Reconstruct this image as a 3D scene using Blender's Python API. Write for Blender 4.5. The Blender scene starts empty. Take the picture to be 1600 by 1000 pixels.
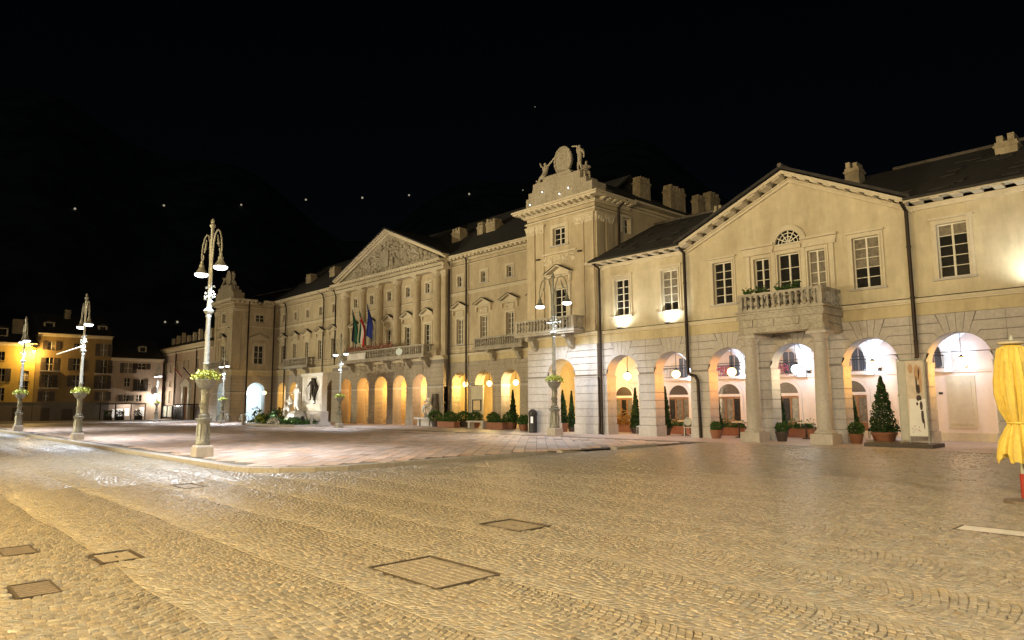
import bpy, bmesh, math, random
import numpy as np
from mathutils import Vector, Matrix
random.seed(11)
PI = math.pi
S = bpy.context.scene
C = S.collection

# ------------------------------------------------------------------ camera
cam_d = bpy.data.cameras.new("camera"); cam = bpy.data.objects.new("camera", cam_d); C.objects.link(cam)
yaw, pitch, roll = math.radians(-47.103), math.radians(6.889), math.radians(-0.338)
fw = Vector((math.sin(yaw)*math.cos(pitch), math.cos(yaw)*math.cos(pitch), math.sin(pitch)))
rt0 = Vector((math.cos(yaw), -math.sin(yaw), 0)); up0 = rt0.cross(fw)
rt = rt0*math.cos(roll)+up0*math.sin(roll); up = up0*math.cos(roll)-rt0*math.sin(roll)
CAM = Vector((0, 0, 1.65))
cam.matrix_world = Matrix(((rt.x, up.x, -fw.x, 0), (rt.y, up.y, -fw.y, 0), (rt.z, up.z, -fw.z, CAM.z), (0, 0, 0, 1)))
cam_d.sensor_width = 36; cam_d.lens = 1087.7/1600*36
cam_d.clip_start = 0.1; cam_d.clip_end = 3000
S.camera = cam

# ------------------------------------------------------------------ night sky, added moonlight, exposure
world = bpy.data.worlds.new("World"); S.world = world; world.use_nodes = True
wn = world.node_tree.nodes; wl = world.node_tree.links
bg = wn["Background"]; sky = wn.new("ShaderNodeTexSky"); sky.sky_type = 'NISHITA'; sky.sun_disc = False
sky.sun_elevation = math.radians(35); sky.sun_rotation = math.radians(150)
wl.new(sky.outputs[0], bg.inputs[0]); bg.inputs[1].default_value = 0.0012
sun_d = bpy.data.lights.new("added_moonlight", 'SUN'); sun = bpy.data.objects.new("added_moonlight", sun_d); C.objects.link(sun)
sun_d.energy = 0.085; sun_d.angle = math.radians(0.5); sun_d.color = (0.8, 0.88, 1)  # added dim sun, lifts the hills towards the tone of the sky
sun.rotation_euler = (math.radians(55), 0, math.radians(30))
S.view_settings.view_transform = 'Standard'; S.view_settings.look = 'None'
S.view_settings.exposure = -1.62; S.view_settings.gamma = 1.0; S.view_settings.use_curve_mapping = False
S.cycles.use_denoising = True
S.cycles.max_bounces = 6; S.cycles.diffuse_bounces = 3; S.cycles.glossy_bounces = 3
S.cycles.sample_clamp_indirect = 6.0
S.cycles.use_light_tree = True

WHITE = (0.86, 0.91, 1.0); WARM = (1.0, 0.56, 0.20); GOLD = (1.0, 0.66, 0.33); SODIUM = (1.0, 0.60, 0.16)

def light(kind, name, loc, power, color, parent=None, size=0.12, target=None, spot=70, blend=0.6):
    d = bpy.data.lights.new(name, kind); o = bpy.data.objects.new(name, d); C.objects.link(o)
    d.energy = power; d.color = color; d.shadow_soft_size = size
    o.location = loc
    if kind == 'SPOT':
        d.spot_size = math.radians(spot); d.spot_blend = blend
        o.rotation_euler = (Vector(target)-Vector(loc)).to_track_quat('-Z', 'Y').to_euler()
    if parent: o.parent = parent
    return o

# ------------------------------------------------------------------ materials
MATS = {}
def mat(name, col, rough=0.8, var=0.25, scale=6.0, bump=0.0, bscale=30.0, stain=0.0, metal=0.0, emit=None, estr=0.0,
        spec=0.5, attr=None, coat=0.0, trans=0.0, seam=None):
    if name in MATS: return MATS[name]
    m = bpy.data.materials.new(name); m.use_nodes = True; MATS[name] = m
    n = m.node_tree.nodes; l = m.node_tree.links; b = n["Principled BSDF"]
    b.inputs["Roughness"].default_value = rough; b.inputs["Metallic"].default_value = metal
    b.inputs["Specular IOR Level"].default_value = spec
    b.inputs["Coat Weight"].default_value = coat
    if trans: b.inputs["Transmission Weight"].default_value = trans
    geo = n.new("ShaderNodeNewGeometry")
    c1 = tuple(max(0, x*(1-var)) for x in col)+(1,); c2 = tuple(min(1, x*(1+var)) for x in col)+(1,)
    nz = n.new("ShaderNodeTexNoise"); nz.inputs["Scale"].default_value = scale; nz.inputs["Detail"].default_value = 6
    nz.inputs["Roughness"].default_value = 0.65
    l.new(geo.outputs["Position"], nz.inputs["Vector"])
    rp = n.new("ShaderNodeValToRGB"); rp.color_ramp.elements[0].position = 0.3; rp.color_ramp.elements[1].position = 0.7
    rp.color_ramp.elements[0].color = c1; rp.color_ramp.elements[1].color = c2
    l.new(nz.outputs["Fac"], rp.inputs["Fac"]); out = rp.outputs["Color"]
    if stain:   # streaky weathering
        mp = n.new("ShaderNodeMapping"); mp.inputs["Scale"].default_value = (1.3, 1.3, 0.28)
        l.new(geo.outputs["Position"], mp.inputs["Vector"])
        n2 = n.new("ShaderNodeTexNoise"); n2.inputs["Scale"].default_value = 1.2; n2.inputs["Detail"].default_value = 8
        n2.inputs["Roughness"].default_value = 0.7
        l.new(mp.outputs[0], n2.inputs["Vector"])
        r2 = n.new("ShaderNodeValToRGB"); r2.color_ramp.elements[0].position = 0.36; r2.color_ramp.elements[1].position = 0.66
        r2.color_ramp.elements[0].color = (1-stain, 1-stain*1.05, 1-stain*1.15, 1); r2.color_ramp.elements[1].color = (1, 1, 1, 1)
        l.new(n2.outputs["Fac"], r2.inputs["Fac"])
        mx = n.new("ShaderNodeMix"); mx.data_type = 'RGBA'; mx.blend_type = 'MULTIPLY'; mx.inputs["Factor"].default_value = 1
        l.new(out, mx.inputs[6]); l.new(r2.outputs["Color"], mx.inputs[7]); out = mx.outputs[2]
    if attr:    # tone of the single piece
        at = n.new("ShaderNodeAttribute"); at.attribute_name = attr
        mx = n.new("ShaderNodeMix"); mx.data_type = 'RGBA'; mx.blend_type = 'MULTIPLY'; mx.inputs["Factor"].default_value = 1
        l.new(out, mx.inputs[6]); l.new(at.outputs["Color"], mx.inputs[7]); out = mx.outputs[2]
    l.new(out, b.inputs["Base Color"])
    if bump:
        nb = n.new("ShaderNodeTexNoise"); nb.inputs["Scale"].default_value = bscale; nb.inputs["Detail"].default_value = 5
        l.new(geo.outputs["Position"], nb.inputs["Vector"])
        bp = n.new("ShaderNodeBump"); bp.inputs["Strength"].default_value = bump; bp.inputs["Distance"].default_value = 0.02
        h = nb.outputs["Fac"]
        if seam:    # far-off courses: sunk horizontal joints
            sx = n.new("ShaderNodeSeparateXYZ"); l.new(geo.outputs["Position"], sx.inputs[0])
            md = n.new("ShaderNodeMath"); md.operation = 'PINGPONG'; md.inputs[1].default_value = seam/2
            l.new(sx.outputs[2], md.inputs[0])
            ls = n.new("ShaderNodeMath"); ls.operation = 'GREATER_THAN'; ls.inputs[1].default_value = 0.018
            l.new(md.outputs[0], ls.inputs[0])
            ad = n.new("ShaderNodeMath"); ad.operation = 'MULTIPLY_ADD'; ad.inputs[1].default_value = 3.0
            l.new(ls.outputs[0], ad.inputs[0]); l.new(h, ad.inputs[2]); h = ad.outputs[0]
        l.new(h, bp.inputs["Height"]); l.new(bp.outputs[0], b.inputs["Normal"])
    if emit:
        b.inputs["Emission Color"].default_value = tuple(emit)+(1,); b.inputs["Emission Strength"].default_value = estr
    return m

STUCCO = mat("cream_stucco", (0.60, 0.525, 0.375), 0.9, 0.10, 2.2, 0.3, 45, stain=0.22)
STUCCO2 = mat("hall_stucco", (0.53, 0.445, 0.31), 0.9, 0.10, 2.2, 0.3, 45, stain=0.26)
OCHRE = mat("ochre_band_plaster", (0.57, 0.485, 0.315), 0.9, 0.08, 3, 0.2, 45, stain=0.25)
TRIM = mat("pale_trim_plaster", (0.62, 0.55, 0.42), 0.85, 0.08, 5, 0.15, 50, stain=0.15)
STONE = mat("grey_granite", (0.48, 0.445, 0.42), 0.8, 0.13, 9, 0.35, 60, stain=0.18)
JOINTSTONE = mat("shaded_joint_mortar", (0.235, 0.21, 0.19), 0.95, 0.2, 8)  # joint mortar, darkened for the shade the shallow grooves lack
STONE_D = mat("dark_joint_stone", (0.16, 0.145, 0.13), 0.9, 0.2, 8, 0.3, 40)
HALLSTONE = mat("hall_rusticated_stone", (0.40, 0.35, 0.285), 0.85, 0.2, 8, 0.4, 40, stain=0.25)
CARVED = mat("weathered_carved_stone", (0.42, 0.37, 0.29), 0.9, 0.3, 12, 0.5, 30, stain=0.3)
MARBLE = mat("white_marble", (0.70, 0.68, 0.63), 0.5, 0.12, 6, 0.15, 30)
BALUSTER = mat("grey_baluster_stone", (0.42, 0.385, 0.33), 0.9, 0.3, 10, 0.4, 40, stain=0.3)
ROOF = mat("dark_slate_slabs", (0.030, 0.027, 0.025), 0.9, 0.4, 3.0, 0.6, 6)
CHIM = mat("chimney_plaster", (0.42, 0.35, 0.24), 0.95, 0.3, 4, 0.4, 20, stain=0.35)
IRON = mat("dark_iron", (0.025, 0.022, 0.02), 0.55, 0.2, 20, metal=0.3)
PIPE = mat("brown_copper_pipe", (0.026, 0.017, 0.012), 0.55, 0.2, 10, metal=0.5)
LAMPMET = mat("green_grey_cast_iron", (0.22, 0.22, 0.19), 0.45, 0.35, 14, 0.4, 50, metal=0.35)
GLASS = mat("dark_window_glass", (0.018, 0.017, 0.016), 0.12, 0.3, 2, spec=0.6)
CURTAIN = mat("curtained_window_glass", (0.17, 0.145, 0.11), 0.25, 0.5, 7, spec=0.6)
SASH = mat("white_sash_paint", (0.66, 0.62, 0.52), 0.6, 0.06, 8)
SHUT = mat("brown_shutter_paint", (0.055, 0.04, 0.03), 0.6, 0.25, 8)
PINKW = mat("loggia_plaster", (0.74, 0.64, 0.60), 0.9, 0.05, 3, 0.15, 40, stain=0.08)
VAULT = mat("vault_plaster", (0.72, 0.76, 0.80), 0.9, 0.06, 2, 0.1, 30, stain=0.08)
YELLOWW = mat("hall_loggia_plaster", (0.62, 0.50, 0.30), 0.9, 0.12, 2, 0.2, 30, stain=0.2)
WOOD = mat("varnished_door_wood", (0.22, 0.095, 0.035), 0.45, 0.3, 10)
TERRA = mat("terracotta_pot", (0.24, 0.10, 0.055), 0.8, 0.2, 12, 0.2, 40)
DARKPOT = mat("dark_pot", (0.06, 0.045, 0.04), 0.7, 0.3, 10)
LEAF = mat("conifer_leaf", (0.030, 0.058, 0.020), 0.85, 0.45, 5, spec=0.1)
LEAF2 = mat("shrub_leaf", (0.045, 0.088, 0.022), 0.8, 0.45, 6, spec=0.15)
FLOWER = mat("yellow_green_flowers", (0.36, 0.40, 0.07), 0.7, 0.4, 9)
PINKFL = mat("pink_flowers", (0.55, 0.10, 0.16), 0.7, 0.4, 9)
BARK = mat("shrub_bark", (0.07, 0.05, 0.035), 0.9, 0.3, 14)
COBBLE = mat("cobble_granite", (0.285, 0.25, 0.195), 0.35, 0.17, 22, 0.25, 70, attr="tone")
JOINT = mat("road_sand_joint", (0.16, 0.138, 0.105), 0.9, 0.3, 14, 0.4, 50)
SLAB = mat("porphyry_slab", (0.50, 0.37, 0.295), 0.5, 0.2, 10, 0.3, 60, attr="tone")
PAVE = mat("pavement_stone", (0.40, 0.32, 0.275), 0.5, 0.2, 4, 0.3, 30)
KERBM = mat("granite_kerb", (0.34, 0.31, 0.27), 0.7, 0.2, 12, 0.3, 60)
CASTI = mat("worn_cast_iron", (0.19, 0.155, 0.115), 0.5, 0.3, 14, 0.4, 60, metal=0.15)
HILL = mat("night_forest", (0.10, 0.11, 0.10), 1.0, 0.5, 0.05, spec=0.0)
BULB = mat("lamp_glow_white", (1, 1, 1), 0.5, 0, emit=(0.95, 0.97, 1.0), estr=22)
GLOBE = mat("lantern_glow_warm", (1, 1, 1), 0.5, 0, emit=(1.0, 0.70, 0.28), estr=16)
GLOWC = mat("lantern_glow_cold", (1, 1, 1), 0.5, 0, emit=(0.9, 0.97, 1.0), estr=12)
SODG = mat("sodium_glow", (1, 1, 1), 0.5, 0, emit=(1.0, 0.75, 0.15), estr=25)
LITWIN = mat("lit_shop_window", (0.8, 0.8, 0.8), 0.5, 0, emit=(1.0, 0.95, 0.85), estr=1.3)
YELWALL = mat("yellow_house_plaster", (0.50, 0.36, 0.10), 0.9, 0.08, 3, 0.2, 30, stain=0.2)
OCHWALL = mat("ochre_house_plaster", (0.27, 0.19, 0.085), 0.9, 0.1, 3, 0.2, 30, stain=0.22)
PNKWALL = mat("rose_house_plaster", (0.46, 0.36, 0.29), 0.9, 0.08, 3, 0.2, 30, stain=0.2)
YFAB = mat("yellow_parasol_canvas", (0.80, 0.60, 0.13), 0.85, 0.12, 9, 0.3, 25)
REDP = mat("red_paint", (0.35, 0.035, 0.02), 0.5, 0.1, 8)
BOARD = mat("board_print_cream", (0.62, 0.52, 0.42), 0.6, 0.15, 5)
BOARDG = mat("board_grey", (0.45, 0.43, 0.38), 0.5, 0.1, 5)

# ------------------------------------------------------------------ mesh helpers
def front(Y0): return lambda u, d, z: (u, Y0-d, z)
def sideR(X0): return lambda u, d, z: (X0+d, u, z)
W = lambda u, d, z: (u, d, z)

class MB:
    def __init__(s, fr=W): s.v = []; s.f = []; s.fr = fr
    def add(s, pts, faces):
        b = len(s.v); s.v += [s.fr(*p) for p in pts]; s.f += [tuple(b+i for i in f) for f in faces]; return s
    def box(s, u0, u1, d0, d1, z0, z1):
        return s.add([(u0,d0,z0),(u1,d0,z0),(u1,d1,z0),(u0,d1,z0),(u0,d0,z1),(u1,d0,z1),(u1,d1,z1),(u0,d1,z1)],
                     [(0,3,2,1),(4,5,6,7),(0,1,5,4),(1,2,6,5),(2,3,7,6),(3,0,4,7)])
    def taper(s, cu, cd, z0, z1, a0, a1, b0=None, b1=None):
        b0 = a0 if b0 is None else b0; b1 = a1 if b1 is None else b1
        p = [(cu+x*a, cd+y*b, z) for z, a, b in ((z0,a0,b0),(z1,a1,b1)) for x, y in ((-1,-1),(1,-1),(1,1),(-1,1))]
        return s.add(p, [(0,3,2,1),(4,5,6,7),(0,1,5,4),(1,2,6,5),(2,3,7,6),(3,0,4,7)])
    def prism(s, poly, d0, d1):            # poly in (u,z)
        n = len(poly)
        return s.add([(u,d0,z) for u, z in poly]+[(u,d1,z) for u, z in poly],
                     [tuple(range(n)), tuple(range(2*n-1, n-1, -1))]+[(i,(i+1)%n,n+(i+1)%n,n+i) for i in range(n)])
    def yprism(s, poly, u0, u1):           # poly in (d,z)
        n = len(poly)
        return s.add([(u0,d,z) for d, z in poly]+[(u1,d,z) for d, z in poly],
                     [tuple(range(n)), tuple(range(2*n-1, n-1, -1))]+[(i,(i+1)%n,n+(i+1)%n,n+i) for i in range(n)])
    def quad(s, a, b, c, d): return s.add([a,b,c,d], [(0,1,2,3)])
    def tube(s, path, r, n=8, cap=True):
        P = [Vector(p) for p in path]; k = len(P); R = r if isinstance(r, (list, tuple)) else [r]*k
        pts = []; ref = None
        for i in range(k):
            t = (P[min(i+1,k-1)]-P[max(i-1,0)]).normalized()
            if ref is None: ref = t.orthogonal().normalized()
            a = (ref-t*ref.dot(t)).normalized(); ref = a; b = t.cross(a)
            pts += [tuple(P[i]+(a*math.cos(2*PI*j/n)+b*math.sin(2*PI*j/n))*R[i]) for j in range(n)]
        F = [(i*n+j, i*n+(j+1)%n, (i+1)*n+(j+1)%n, (i+1)*n+j) for i in range(k-1) for j in range(n)]
        if cap: F += [tuple(range(n-1,-1,-1)), tuple(range((k-1)*n, k*n))]
        return s.add(pts, F)
    def lathe(s, prof, cu=0, cd=0, n=16, z0=0, cap=True):
        k = len(prof); pts = []
        for r, z in prof: pts += [(cu+r*math.cos(2*PI*j/n), cd+r*math.sin(2*PI*j/n), z0+z) for j in range(n)]
        F = [(i*n+j, i*n+(j+1)%n, (i+1)*n+(j+1)%n, (i+1)*n+j) for i in range(k-1) for j in range(n)]
        if cap: F += [tuple(range(n-1,-1,-1)), tuple(range((k-1)*n, k*n))]
        return s.add(pts, F)
    def ball(s, c, r, n=10, sq=(1,1,1)):
        k = max(4, n//2); pts = []; 
        for i in range(1, k):
            a = PI*i/k
            pts += [(c[0]+sq[0]*r*math.sin(a)*math.cos(2*PI*j/n), c[1]+sq[1]*r*math.sin(a)*math.sin(2*PI*j/n), c[2]-sq[2]*r*math.cos(a)) for j in range(n)]
        b = len(pts); pts += [(c[0],c[1],c[2]-r*sq[2]), (c[0],c[1],c[2]+r*sq[2])]
        F = [(i*n+j, i*n+(j+1)%n, (i+1)*n+(j+1)%n, (i+1)*n+j) for i in range(k-2) for j in range(n)]
        F += [(b, (j+1)%n, j) for j in range(n)]+[(b+1, (k-2)*n+j, (k-2)*n+(j+1)%n) for j in range(n)]
        return s.add(pts, F)
    def leaves(s, pts, size, flat=0.0):
        for p in pts:
            a = Vector((random.gauss(0,1), random.gauss(0,1), random.gauss(0,1)*(1-flat))).normalized()
            b = a.orthogonal().normalized(); b.rotate(Matrix.Rotation(random.uniform(0,2*PI), 3, a))
            c = a.cross(b); sz = size*random.uniform(0.6, 1.3); p = Vector(p)
            s.add([tuple(p-b*sz*0.9), tuple(p+c*sz*0.45), tuple(p+b*sz*0.9), tuple(p-c*sz*0.45)], [(0,1,2,3)])
        return s
    def mesh(s, name, m, smooth=False, fix=True):
        me = bpy.data.meshes.new(name); me.from_pydata(s.v, [], s.f)
        if fix:
            bm = bmesh.new(); bm.from_mesh(me); bmesh.ops.recalc_face_normals(bm, faces=bm.faces[:]); bm.to_mesh(me); bm.free()
        if smooth:
            me.shade_smooth(); me.set_sharp_from_angle(angle=math.radians(38))
        me.materials.append(m); return me

def obj(name, me, parent=None, label=None, kind=None):
    o = bpy.data.objects.new(name, me); C.objects.link(o)
    if parent is not None:
        o.parent = parent
        if 'built_in_world' in parent and parent.get('label'): o.matrix_parent_inverse = Matrix.Translation(-parent.location)
    if label: o['label'] = label
    if kind: o['kind'] = kind
    return o
def part(name, mb, m, parent, smooth=False, label=None, kind=None):
    return obj(name, mb.mesh(name, m, smooth), parent, label, kind)
def thing(name, label, cat, loc=(0,0,0), rz=0, group=None, world=False):
    o = bpy.data.objects.new(name, None); C.objects.link(o); o.location = loc; o.rotation_euler = (0,0,rz)
    o.empty_display_size = 0.2
    o['label'] = label; o['category'] = cat
    if group: o['group'] = group
    if world: o['built_in_world'] = 1
    return o
def single(name, mb, m, label, cat, loc=(0,0,0), rz=0, group=None, smooth=False):
    o = obj(name, mb.mesh(name, m, smooth)); o.location = loc; o.rotation_euler = (0,0,rz)
    o['label'] = label; o['category'] = cat
    if group: o['group'] = group
    return o
def structure(name, mb, m, smooth=False):
    o = obj(name, mb.mesh(name, m, smooth)); o['kind'] = 'structure'; return o
def dup(root, loc, label, rz=0, scale=None):
    def cp(o, p):
        c = o.copy(); C.objects.link(c)
        if p is not None: c.parent = p
        for ch in list(o.children): cp(ch, c)
        return c
    c = cp(root, None); c.location = loc; c.rotation_euler = (0,0,rz); c['label'] = label
    if scale: c.scale = scale
    return c

# a carved or bronze figure grown from a skeleton: (name -> (x,y,z,radius)), edges
def figure(name, J, E, m, parent, off=(0,0,0), sc=1.0, rz=0.0):
    keys = list(J); idx = {k: i for i, k in enumerate(keys)}
    c, s_ = math.cos(rz), math.sin(rz)
    vs = [((J[k][0]*c-J[k][1]*s_)*sc+off[0], (J[k][0]*s_+J[k][1]*c)*sc+off[1], J[k][2]*sc+off[2]) for k in keys]
    me = bpy.data.meshes.new(name); me.from_pydata(vs, [(idx[a], idx[b]) for a, b in E], [])
    me.materials.append(m)
    o = obj(name, me, parent)
    md = o.modifiers.new("skin", 'SKIN'); md.use_smooth_shade = True
    for i, k in enumerate(keys):
        sv = me.skin_vertices[0].data[i]; sv.radius = (J[k][3]*sc, J[k][3]*sc); sv.use_root = (i == 0)
    sb = o.modifiers.new("sub", 'SUBSURF'); sb.levels = 1; sb.render_levels = 1
    return o
STAND = dict(pel=(0,0,.95,.15), ab=(0,0,1.15,.13), ch=(0,.01,1.38,.17), nk=(0,0,1.55,.06), hd=(0,-.02,1.68,.10), tp=(0,-.02,1.80,.07),
             sl=(-.2,0,1.46,.07), el=(-.3,-.05,1.2,.05), hl=(-.25,-.25,1.1,.045), sr=(.2,0,1.46,.07), er=(.42,-.05,1.6,.05), hr=(.55,-.1,1.85,.045),
             kl=(-.12,-.03,.5,.085), fl=(-.13,.02,.06,.05), tl=(-.14,-.16,.03,.045), kr=(.13,-.08,.5,.085), fr=(.16,.05,.06,.05), tr=(.18,-.12,.03,.045))
FE = [('pel','ab'),('ab','ch'),('ch','nk'),('nk','hd'),('hd','tp'),('ch','sl'),('sl','el'),('el','hl'),('ch','sr'),('sr','er'),('er','hr'),
      ('pel','kl'),('kl','fl'),('fl','tl'),('pel','kr'),('kr','fr'),('fr','tr')]
SEAT = dict(STAND); SEAT.update(pel=(0,.1,.5,.18), ab=(0,.1,.72,.15), ch=(0,.05,.95,.18), nk=(0,0,1.12,.06), hd=(.03,-.06,1.25,.10), tp=(.03,-.06,1.36,.07),
             sl=(-.22,.02,1.03,.07), el=(-.34,-.1,.82,.05), hl=(-.15,-.3,.75,.045), sr=(.22,.02,1.03,.07), er=(.3,-.15,.85,.05), hr=(.12,-.32,.8,.045),
             kl=(-.16,-.36,.52,.1), fl=(-.16,-.36,.08,.06), tl=(-.17,-.5,.04,.045), kr=(.16,-.36,.54,.1), fr=(.18,-.3,.08,.06), tr=(.18,-.44,.04,.045))

# ================================================================== GROUND
def in_island(x, y):      # raised square with a rounded corner
    if x > -16.2 or y < 7.1: return False
    cx, cy, r = -18.4, 9.3, 2.2
    if x > cx and y < cy: return (x-cx)**2+(y-cy)**2 < r*r
    return True
def island_z(y): return 0.10 if y < 15 else max(0.012, 0.10-(y-15)*0.0098)

g = MB(); g.quad((-1500,-1500,-0.055),(1500,-1500,-0.055),(1500,1500,-0.055),(-1500,1500,-0.055))
road = structure("road", g, JOINT)

# iron covers and grates let into the cobbles: x0,x1,y0,y1
COVERS = [(-10.30,-9.72,1.28,1.62),(-8.12,-7.52,1.12,1.46),(-9.15,-8.55,2.0,2.42),(-6.42,-5.24,3.92,4.72),(-7.62,-6.80,6.42,7.02),(-2.95,-1.95,10.55,11.0),(-15.9,-15.0,4.9,5.35)]
def covered(x, y): return any(a-.015 < x < b+.015 and c-.015 < y < d+.015 for a, b, c, d in COVERS)

def project(x, y, z=0):
    v = (x-CAM.x, y-CAM.y, z-CAM.z)
    dz = v[0]*fw.x+v[1]*fw.y+v[2]*fw.z
    return 800+1087.7*(v[0]*rt.x+v[1]*rt.y+v[2]*rt.z)/dz, 500-1087.7*(v[0]*up.x+v[1]*up.y+v[2]*up.z)/dz, dz
def visible(x, y, m=200):
    v = (x, y); dz = x*fw.x+y*fw.y-1.65*fw.z
    if dz < 1.2: return False
    px, py, _ = project(x, y)
    return -m-200/dz < px < 1600+m+200/dz and py < 1000+m+300/dz

rs = np.random.RandomState(5)
stones = []         # (corners xy 4, size-in-picture)
Wd, R = 1.28, 1.12
thm = math.asin(min(0.99, Wd/2/R))
def strip_edge(i, x): return (i-.5)*Wd+.15+.025*math.sin(x*.9+i*2.1)+.02*math.sin(x*2.3+i)
for si in range(-2, 22):
    yc = si*Wd+0.15
    x0, x1 = (-64, 6) if yc < 7.8 else (-17.0, 6)
    xk = x0
    while xk < x1:
        far = math.hypot(xk, yc) > 17
        PITCH, NS = (0.122, 11) if far else (0.069, 18)
        PITCH *= rs.uniform(.9, 1.1); bl, bh = strip_edge(si, xk), strip_edge(si+1, xk); yw = (bl+bh)/2; ws = (bh-bl)/Wd
        xk += PITCH
        if not (visible(xk, yc, 160)): continue
        j = rs.uniform(-.3, .3)
        cuts = np.linspace(-thm, thm, NS+1); cuts[1:-1] += (j+rs.uniform(-.18, .18, NS-1))*(2*thm/NS)
        for i in range(NS):
            a, b = cuts[i], cuts[i+1]
            mx = xk+R*math.cos((a+b)/2)-R; my = yw+ws*R*math.sin((a+b)/2)
            if my > 26.4 or in_island(mx-.03, my) or in_island(mx-.03, my+.12) or covered(mx-PITCH/2, my) or not visible(mx, my): continue
            e1, e2 = xk+.02*math.sin(my*7+xk*3), rs.uniform(-.004, .004)
            P = [(e1+R*math.cos(t)-R-o+e2, yw+ws*R*math.sin(t)) for t, o in ((a,0),(b,0),(b,PITCH),(a,PITCH))]
            px, py, dz = project(mx, my)
            inside = 0 < px < 1600 and py < 985
            stones.append((P, (1.0/dz**3 if inside else 0.0), dz))
order = sorted(range(len(stones)), key=lambda i: -stones[i][1])
single_set = set(order[:300])

def stone_geo(P, dz, V, F, T, h=0.045, tone=None, zf=None, relief=1.0):
    P = np.array(P); c = P.mean(0)
    zt = rs.uniform(-.0035, .0025)*relief; tx, ty = rs.normal(0, .042, 2)*relief
    jit = rs.uniform(-.0035, .0035, (4, 2))*relief
    b = len(V)
    base = 0.0 if zf is None else zf
    near = dz < 11
    rings = ((0.945, -h), (0.945, -.008), (0.78, 0.0)) if True else None
    for s, z in rings:
        for q in range(4):
            x, y = c+(P[q]-c)*s+jit[q]
            zz = base+z+zt+(0 if z == -h else (x-c[0])*tx+(y-c[1])*ty)
            V.append((x, y, zz))
    for r in range(len(rings)-1):
        for q in range(4):
            F.append((b+r*4+q, b+r*4+(q+1) % 4, b+r*4+4+(q+1) % 4, b+r*4+4+q))
    t = b+4*(len(rings)-1); F.append((t, t+1, t+2, t+3))
    tn = tone if tone is not None else rs.normal(1.0, 0.12)
    w = rs.normal(0, .035)
    T += [(tn*(1+w), tn, tn*(1-w*1.4), 1.0)]*(4*len(rings))
def tone_mesh(name, V, F, T, m, smooth=True):
    me = bpy.data.meshes.new(name); me.from_pydata(V, [], F)
    a = me.attributes.new("tone", 'FLOAT_COLOR', 'POINT'); a.data.foreach_set("color", np.array(T, dtype=np.float32).ravel())
    if smooth: me.shade_smooth(); me.set_sharp_from_angle(angle=math.radians(50))
    me.materials.append(m); return me
V, F, T = [], [], []
for i, (P, s, dz) in enumerate(stones):
    if i in single_set:
        v, f, t = [], [], []; stone_geo(P, dz, v, f, t)
        obj("cobblestone", tone_mesh("cobblestone", v, f, t, COBBLE), road)
    else: stone_geo(P, dz, V, F, T)
obj("cobblestones", tone_mesh("cobblestones", V, F, T, COBBLE), road, kind='stuff')

# unbroken paving further off, outside the picture
# raised square of porphyry slabs laid on the diagonal
sq = MB()
ring = [(-16.5, 26.2)]+[(-18.4+1.9*math.cos(a), 9.3+1.9*math.sin(a)) for a in np.linspace(0, -PI/2, 9)]+[(-96, 7.4), (-96, 26.2)]
ys = [7.4, 9.3, 15, 24, 26.2]
sq.add([(x, y, island_z(y)-0.012) for x, y in ring], [tuple(range(len(ring)))])
plaza = structure("plaza_paving", sq, JOINT)
cand = []
for a in range(-40, 190):
    off = rs.uniform(0, .8)
    p0 = a*0.40
    for b in range(-60, 110):
        q0 = b*0.78+off
        pts = [((-16-(p+q)*.7071), (4+(q-p)*.7071)) for p, q in ((p0,q0),(p0+.40,q0),(p0+.40,q0+.78),(p0,q0+.78))]
        cx = sum(p[0] for p in pts)/4; cy = sum(p[1] for p in pts)/4
        if cx < -80 or cx > -16.2 or cy < 7.1 or cy > 26.1: continue
        if not all(in_island(x+.32, y-.32) and y < 26.1 for x, y in pts) or not visible(cx, cy): continue
        dz = project(cx, cy)[2]; cand.append((pts, dz, island_z(cy)))
cand.sort(key=lambda c: c[1])
def slab_geo(P, z, V, F, T):
    P = np.array(P); c = P.mean(0); b = len(V); zt = rs.uniform(-.003, .003); tx, ty = rs.uniform(-.008, .008, 2)
    for s, zz in ((.962, -.02), (.962, -.006), (.93, 0)):
        for q in range(4):
            x, y = c+(P[q]-c)*s; V.append((x, y, z+zz+zt+(x-c[0])*tx+(y-c[1])*ty))
    for r in range(2):
        for q in range(4): F.append((b+r*4+q, b+r*4+(q+1) % 4, b+r*4+4+(q+1) % 4, b+r*4+4+q))
    F.append((b+8, b+9, b+10, b+11))
    tn = rs.normal(1, .13); w = rs.normal(0.0, .05); T += [(tn*(1+w), tn, tn*(1-w), 1)]*12
V, F, T = [], [], []
for i, (P, dz, z) in enumerate(cand):
    if i < 300:
        v, f, t = [], [], []; slab_geo(P, z, v, f, t)
        obj("paving_slab", tone_mesh("paving_slab", v, f, t, SLAB, False), plaza)
    else: slab_geo(P, z, V, F, T)
obj("paving_slabs", tone_mesh("paving_slabs", V, F, T, SLAB, False), plaza, kind='stuff')

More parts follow.
